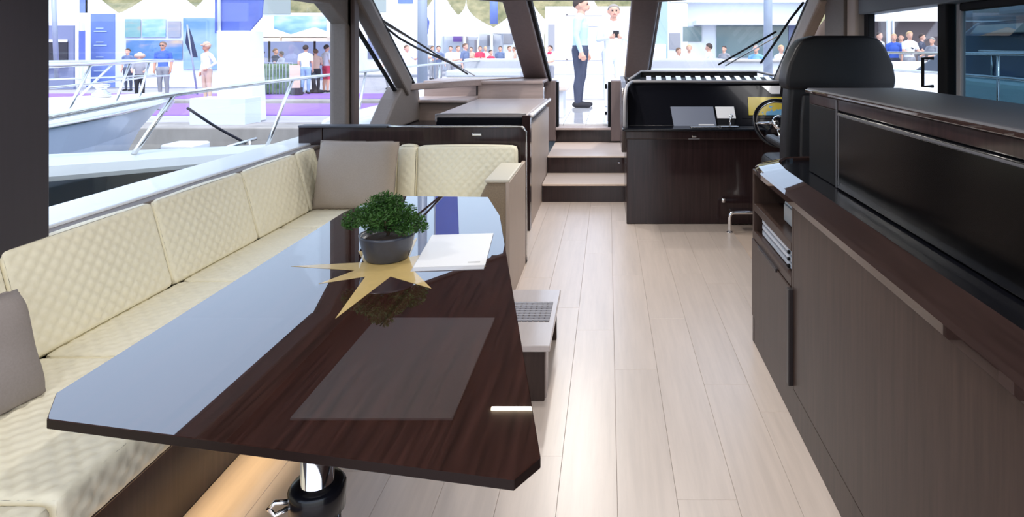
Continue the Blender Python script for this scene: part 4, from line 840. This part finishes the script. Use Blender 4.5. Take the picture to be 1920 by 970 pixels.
# ------------------------------------------------------------------ people
SK = mat('skin', srgb(214, 164, 142), .6); SK2 = mat('skin_tan', srgb(190, 136, 110), .6)
H1 = mat('hair_dark', srgb(62, 50, 46), .7); H2 = mat('hair_grey', srgb(140, 134, 128), .7); H3 = mat('hair_brown', srgb(104, 78, 58), .7); H4 = mat('hair_blond', srgb(190, 160, 120), .7)
CW = mat('cloth_white', srgb(222, 226, 234), .8); CSB = mat('cloth_pale_blue', srgb(176, 200, 230), .8); CN = mat('cloth_navy', srgb(62, 67, 86), .85, noise_amt=.12, noise_scale=(20, 20, 8)); CB = mat('cloth_blue', srgb(60, 96, 190), .8); CR = mat('cloth_red', srgb(206, 62, 92), .8)
CJ = mat('cloth_jeans', srgb(140, 170, 206), .85); CG = mat('cloth_grey', srgb(140, 142, 150), .85); CK = mat('cloth_black', srgb(36, 36, 42), .8); CP = mat('cloth_pink', srgb(236, 90, 160), .8); CT = mat('cloth_tan', srgb(200, 170, 150), .8); CLB = mat('cloth_sky', srgb(120, 170, 224), .8); CSG = mat('cloth_steel', srgb(100, 116, 150), .8)
def caps(pose, fine):
    C = []                                            # p0, r0, p1, r1, flat_y, region
    a = lambda *k: C.append(k)
    a((0, 0, .93), .155, (0, 0, 1.08), .145, .72, 3); a((0, 0, 1.06), .148, (0, -.005, 1.28), .17, .66, 1); a((0, -.005, 1.28), .17, (0, 0, 1.38), .15, .62, 1)
    a((-.12, 0, 1.42), .075, (.12, 0, 1.42), .075, .9, 1)
    a((0, 0, 1.42), .066, (0, -.012, 1.545), .056, 1, 0)
    hx = -.02 if pose != 'phone' else -.045
    a((0, hx+.015, 1.655), .088, (0, hx+.005, 1.69), .088, 1.12, 0); a((0, hx-.02, 1.60), .062, (0, hx, 1.66), .08, 1.1, 0)
    a((0, hx-.075, 1.585), .028, (0, hx-.06, 1.61), .04, 1, 0)
    a((0, hx-.098, 1.645), .011, (0, hx-.112, 1.625), .016, 1, 0)
    for s in (-1, 1): a((s*.086, hx+.012, 1.63), .014, (s*.09, hx+.016, 1.66), .018, 1, 0)
    arms = {'stand': [((.235, .02, 1.15), (.235, -.05, .90))]*2, 'hip': [((.235, .02, 1.15), (.235, -.05, .90)), ((.32, .06, 1.17), (.19, -.10, 1.02))],
            'phone': [((.24, -.02, 1.16), (.085, -.24, 1.20))]*2, 'lean': [((.24, -.1, 1.17), (.2, -.34, 1.13))]*2, 'walk': [((.24, -.06, 1.15), (.235, -.2, .93)), ((.24, .1, 1.15), (.24, .08, .9))],
            'reach': [((.235, .02, 1.15), (.235, -.05, .90)), ((.34, -.1, 1.26), (.44, -.3, 1.36))]}[pose]
    for s, (el, wr) in zip((-1, 1), arms):
        E = Vector((s*el[0], el[1], el[2])); Wr = Vector((s*wr[0], wr[1], wr[2])); Sh = Vector((s*.185, 0, 1.405))
        mid = Sh.lerp(E, .68)
        a(tuple(Sh), .064, tuple(mid), .054, 1, 1); a(tuple(mid), .05, tuple(E), .045, 1, 2); a(tuple(E), .044, tuple(Wr), .031, 1, 2)
        d = (Wr-E).normalized(); side = Vector((0, 1, 0)) if abs(d.z) > .6 else Vector((0, 0, -1)) if pose != 'phone' else Vector((0, 0, 1))
        side = (side-d*side.dot(d)).normalized(); nrm = d.cross(side)
        palm = Wr+d*.075; a(tuple(Wr), .028, tuple(palm), .03, 1, 0)
        for k, L in enumerate((.070, .080, .076, .058)):
            b0 = palm+side*(.030-.020*k); m1 = b0+d*L*.55+nrm*s*-.012; a(tuple(b0), .0105, tuple(m1), .0098, 1, 0); a(tuple(m1), .0098, tuple(m1+d*L*.38-nrm*s*.024), .0088, 1, 0)
        t0 = Wr+d*.03+side*.022; a(tuple(t0), .0125, tuple(t0+d*.04+side*.026), .011, 1, 0); a(tuple(t0+d*.04+side*.026), .011, tuple(t0+d*.07+side*.03), .0095, 1, 0)
    legs = {'walk': [(-.16, -.02), (.12, .22)]}.get(pose, [(-.01, .02), (.0, .03)])
    for s, (ky, ay) in zip((-1, 1), legs):
        Hp = (s*.088, 0, .92); K = (s*.098, ky, .50); A = (s*.10, ay, .10)
        a(Hp, .105, K, .068, 1, 3); a(K, .066, (s*.10, (ky*.5+ay*.5)+.012, .34), .062, 1, 4); a((s*.10, (ky*.5+ay*.5)+.012, .34), .062, A, .045, 1, 4)
        a((s*.10, ay+.03, .045), .045, (s*.112, ay-.15, .035), .036, 1, 5)
    return C
def cap_mesh(V, Fc, p0, r0, p1, r1, flat):
    p0, p1 = Vector(p0), Vector(p1); t = (p1-p0); L = t.length; t = t/L if L > 1e-6 else Vector((0, 0, 1))
    ref = Vector((0, 1, 0)) if abs(t.y) < .9 else Vector((1, 0, 0)); s = t.cross(ref).normalized(); u = s.cross(t).normalized(); seg = 12
    rings = []
    for k in range(5): an = -math.pi/2+k*math.pi/8*.999; rings.append((p0+t*r0*math.sin(an), r0*math.cos(an)))
    for k in range(5): an = k*math.pi/8; rings.append((p1+t*r1*math.sin(an), r1*max(math.cos(an), .002)))
    base = len(V)
    for c, r in rings:
        for k in range(seg):
            an = 2*math.pi*k/seg; off = (s*math.cos(an)+u*math.sin(an))*max(r, .0008); off.y *= flat; V.append(c+off)
    for i in range(len(rings)-1):
        for k in range(seg): Fc.append((base+i*seg+k, base+i*seg+(k+1) % seg, base+(i+1)*seg+(k+1) % seg, base+(i+1)*seg+k))
    Fc.append(tuple(base+k for k in range(seg))[::-1]); Fc.append(tuple(base+(len(rings)-1)*seg+k for k in range(seg)))
BODY = {}
def body_mesh(pose, fine):
    if (pose, fine) in BODY: return BODY[(pose, fine)]
    C = caps(pose, fine); V = []; Fc = []
    for c in C: cap_mesh(V, Fc, *c[:5])
    me = bpy.data.meshes.new('tmp'); me.from_pydata([tuple(v) for v in V], [], Fc); bm = bmesh.new(); bm.from_mesh(me); bmesh.ops.recalc_face_normals(bm, faces=bm.faces[:]); bm.to_mesh(me); bm.free()
    o = bpy.data.objects.new('tmp', me); COL.objects.link(o)
    md = o.modifiers.new('r', 'REMESH'); md.mode = 'VOXEL'; md.voxel_size = .0065 if fine else .017
    sm = o.modifiers.new('s', 'SMOOTH'); sm.factor = .5; sm.iterations = 5 if fine else 2
    dg = bpy.context.evaluated_depsgraph_get(); out = bpy.data.meshes.new_from_object(o.evaluated_get(dg)); out.name = 'person_body'
    bpy.data.objects.remove(o); bpy.data.meshes.remove(me)
    n = len(out.polygons); ctr = np.zeros(n*3); out.polygons.foreach_get('center', ctr); ctr = ctr.reshape(-1, 3)
    best = np.full(n, 1e9); reg = np.zeros(n, int)
    for p0, r0, p1, r1, fl, rg in C:
        a, b = np.array(p0), np.array(p1); ab = b-a; t = np.clip(((ctr-a)@ab)/(ab@ab), 0, 1); dv = ctr-(a+t[:, None]*ab); dv[:, 1] /= fl
        d = np.linalg.norm(dv, axis=1)-(r0+(r1-r0)*t); k = d < best; best[k] = d[k]; reg[k] = rg
    reg[(reg == 3) & (ctr[:, 2] > 1.0)] = 1
    for _ in range(6): out.materials.append(SK)
    out.polygons.foreach_set('material_index', reg.astype(np.int32)); out.polygons.foreach_set('use_smooth', [True]*n)
    hx = -.02 if pose != 'phone' else -.045
    V = []; Fc = []; nu, nv = 20, 12                  # hair cap with thickness
    for r in (1.0, .86):
        for j in range(nv+1):
            for i in range(nu):
                th = 2*math.pi*i/nu; fr_ = .5-.5*math.cos(th+0)  # 0 at front
                low = math.radians(36 - 76*(.5+.5*math.sin(th)))   # hairline: front high, back low
                ph = math.pi/2-(math.pi/2-low)*j/nv
                V.append((.099*r*math.cos(th)*math.cos(ph), hx+.012+.112*r*math.sin(th)*math.cos(ph), 1.677+.112*r*math.sin(ph)))
    N = nu*(nv+1)
    for s in (0, 1):
        for j in range(nv):
            for i in range(nu): Fc.append((s*N+j*nu+i, s*N+j*nu+(i+1) % nu, s*N+(j+1)*nu+(i+1) % nu, s*N+(j+1)*nu+i))
    for i in range(nu): Fc.append((nv*nu+i, nv*nu+(i+1) % nu, N+nv*nu+(i+1) % nu, N+nv*nu+i))
    hm = bpy.data.meshes.new('hair'); hm.from_pydata(V, [], Fc); hm.polygons.foreach_set('use_smooth', [True]*len(Fc)); hm.materials.append(H1); hm.validate()
    BODY[(pose, fine)] = (out, hm, hx); return BODY[(pose, fine)]
def person(pos, h, heading, pose, top, bottom, label, hair=H1, skin=SK, sleeve=None, lower=None, shoes=CK, fine=False, group=None):
    """heading 0 looks towards the camera, 90 towards +x"""
    me, hm, hx = body_mesh(pose, fine); s = h/1.793
    o = bpy.data.objects.new('person', me); COL.objects.link(o); o.location = pos; o.rotation_euler = (0, 0, math.radians(heading)); o.scale = (s, s, s)
    for i, m in enumerate((skin, top, sleeve or skin, bottom, lower or bottom, shoes)):
        o.material_slots[i].link = 'OBJECT'; o.material_slots[i].material = m
    meta(o, label, 'person', group)
    if hair:
        hb_ = bpy.data.objects.new('hair', hm); COL.objects.link(hb_); hb_.parent = o; hb_.material_slots[0].link = 'OBJECT'; hb_.material_slots[0].material = hair
    if fine:
        def lump(name, c, r, m):
            V = []; Fc = []; cap_mesh(V, Fc, (c[0]-r[0], c[1], c[2]), r[1], (c[0]+r[0], c[1], c[2]), r[1], 1)
            e = bpy.data.meshes.new(name); e.from_pydata([tuple(v) for v in V], [], Fc); e.materials.append(m); q = bpy.data.objects.new(name, e); COL.objects.link(q); q.parent = o
        for sx in (-1, 1):
            lump('eye', (sx*.032, hx-.083, 1.662), (.005, .0085), CK); lump('eyebrow', (sx*.034, hx-.087, 1.683), (.014, .0045), hair or H1)
        lump('mouth', (0, hx-.102, 1.594), (.018, .005), mat('lips', srgb(176, 104, 98), .5))
    return o
m1 = person((-.46, 10.6, .60), 1.83, 82, 'stand', CSB, CN, 'man in pale blue shirt and navy trousers standing in profile on the foredeck', H1, SK, CSB, CN, CK, True)
m2 = person((.09, 10.75, .60), 1.72, 8, 'phone', CW, CW, 'grey-haired man all in white looking down at his phone on the foredeck', H2, SK, CW, CW, CW, True)
m1.scale = (m1.scale.x*1.08, m1.scale.y*1.2, m1.scale.z); m2.scale = (m2.scale.x*1.1, m2.scale.y, m2.scale.z)
ph = thing('mobile_phone', (.07, 10.45, 1.85), 'dark mobile phone held by the man in white', 'phone')
s_ = 1.72/1.793; pcn = Vector((.09, 10.75, .60))+Matrix.Rotation(math.radians(8), 3, 'Z') @ Vector((0, -.315*s_, 1.235*s_))
WL[ph.name] = pcn; ph.location = pcn
box('case', pcn.x-.05, pcn.x+.05, pcn.y-.012, pcn.y+.002, pcn.z-.04, pcn.z+.075, CK, ph, .004); box('screen', pcn.x-.045, pcn.x+.045, pcn.y+.002, pcn.y+.004, pcn.z-.035, pcn.z+.07, SCREEN, ph, 0)
def wear(o, name, p0, r0, p1, r1, m, flat=1):
    V = []; Fc = []; cap_mesh(V, Fc, p0, r0, p1, r1, flat); e = bpy.data.meshes.new(name); e.from_pydata([tuple(v) for v in V], [], Fc); e.materials.append(m)
    q = bpy.data.objects.new(name, e); COL.objects.link(q); q.parent = o; return q
def pp(px, Y, z=0): return ((px-VX)*Y/F, Y, z)
CROWD = 'people on the quay'
polo = person(pp(306, 20.5), 1.82, 10, 'stand', CB, CG, 'man in blue polo and sunglasses before the sunset poster', H3, SK2)
capman = person(pp(388, 19.0), 1.76, -25, 'hip', CW, CT, 'man in white shirt and cap between furled flag and display column', H4, SK2, CW)
hatp = person(pp(262, 19.5), 1.42, 30, 'lean', CG, CK, 'short person in grey top with pale hat beside the man in blue polo', H4, SK)
person(pp(240, 24), 1.6, 0, 'stand', CSG, CN, 'person in steel blue beside the blue end panel', H1)
person(pp(573, 22.3), 1.72, 190, 'stand', CW, CJ, 'man in white T-shirt and light jeans under the parasols, back turned', H1, SK)
person(pp(592, 22.8), 1.58, 215, 'lean', CT, CK, 'long-haired woman in tan and black beside the man in jeans', H3, SK)
person(pp(612, 23.2), 1.74, 150, 'stand', CW, CR, 'person in white top and red skirt next to the vertical window pillar', H1, SK, None, SK)
person(pp(473, 23.4), 1.55, 180, 'stand', CP, CG, 'person in bright pink top under the left parasol', H1)
person(pp(492, 23.6), 1.52, 175, 'stand', CW, CG, 'person in white seen from behind under the left parasol', H1)
person(pp(516, 24.4), 1.6, 90, 'lean', CN, CK, 'person in navy turned to the right under the parasols', H3)
person(pp(528, 23.9), 1.5, -90, 'lean', CW, CG, 'person in white bending to the left under the parasols', H2)
person(pp(732, 25), 1.72, 0, 'walk', CB, CG, 'person in blue top beside the left windscreen pillar', H3)
person(pp(762, 22.5), 1.72, 60, 'reach', CW, CW, 'person in white raising an arm left of the lamp post', H3)
for px, Y, top, lab, hr in ((822, 27, CSG, 'person in steel blue shirt at the far left of the windscreen crowd', H1), (845, 29, CW, 'person in white in the crowd left of the man in grey-blue', H1), (858, 26, CW, 'person in white beside the man in grey-blue shirt', H3), (900, 30, CR, 'tall woman in red in the windscreen crowd', H3), (920, 26, CR, 'shorter dark-haired person in red in front of the sunpad', H1), (938, 30, CSG, 'person in grey between the red shirt and the windscreen post', H1), (955, 28, CW, 'person in white close to the left windscreen post', H3)):
    person(pp(px, Y), 1.55 if 'shorter' in lab else 1.72, random.uniform(-60, 60), random.choice(['stand', 'walk', 'phone']), top, CG, lab, hr)
person(pp(872, 24), 1.80, 70, 'stand', CSG, CK, 'tall man in grey-blue shirt and dark trousers in the windscreen crowd', H3)
scarf = person(pp(1032, 24), 1.72, -40, 'lean', CW, CG, 'person with red scarf left of the foredeck men', H1)
person(pp(1272, 20), 1.62, 40, 'lean', CW, CG, 'person in white behind the bar nearest the windscreen post', H3)
person(pp(1292, 21), 1.72, 0, 'stand', CW, CG, 'person in white behind the bar, second from the windscreen post', H4)
person(pp(1330, 19), 1.75, -120, 'lean', CW, CN, 'dark-haired man in white leaning over the middle of the bar', H1)
person(pp(1418, 19), 1.70, -30, 'phone', CLB, CN, 'person in sky blue shirt at the bar beside the lamp post', H2)
person(pp(1464, 19.3), 1.70, 20, 'lean', CW, CT, 'blond person in white at the right end of the bar', H4)
person(pp(1648, 19.5, .38), 1.72, 30, 'stand', CW, CG, 'person in white half hidden by the helm seat edge', H1)
person(pp(1676, 19.3, .38), 1.66, -20, 'stand', CB, CN, 'person in blue sleeveless top on the right terrace', H4)
tee = person(pp(1705, 18.8, .38), 1.72, 5, 'lean', CW, CG, 'man in white T-shirt with chest print at the terrace rail', H4)
person(pp(1748, 19.5, .38), 1.55, -60, 'lean', CG, CK, 'person in grey by the black window divider', H2)
for q, (sx) in ((polo, -1), (polo, 1)): wear(q, 'sunglass_lens', (sx*.022, -.108, 1.662), .018, (sx*.05, -.098, 1.662), .016, CK)
wear(capman, 'cap', (0, .0, 1.71), .108, (0, -.01, 1.74), .09, CT, 1.1); wear(capman, 'cap_peak', (-.05, -.13, 1.715), .03, (.05, -.13, 1.715), .03, CT)
wear(hatp, 'hat', (0, 0, 1.73), .11, (0, 0, 1.77), .09, CT, 1.1); wear(hatp, 'hat_brim', (-.08, 0, 1.715), .10, (.08, 0, 1.715), .10, CT, 1.6)
wear(tee, 'shirt_print', (.0, -.108, 1.27), .02, (.05, -.108, 1.25), .02, CN)
wear(scarf, 'scarf', (-.06, -.03, 1.47), .06, (.06, -.03, 1.47), .06, CR)
for px, Y, h, top, lab, hr in ((810, 33, 1.74, CW, 'person in white far back at the left edge of the crowd', H3), (884, 34, 1.7, CT, 'person in tan far back behind the tall woman in red', H1), (910, 33, 1.72, CW, 'person in white far back between the two red tops', H4), (965, 34, 1.7, CT, 'person in tan far back beside the left windscreen post', H3), (1228, 26, 1.7, CW, 'person in white far back beside the teal post', H1), (1358, 24, 1.7, CG, 'person in grey behind the middle of the bar', H1), (1690, 21.5, 1.7, CG, 'person in grey at the back of the terrace', H1), (1728, 21.6, 1.72, CN, 'person in navy at the back of the terrace by the divider', H1)):
    person(pp(px, Y, .38 if px > 1600 else 0), h, random.uniform(-80, 80), random.choice(['stand', 'phone', 'lean']), top, CG, lab, hr)
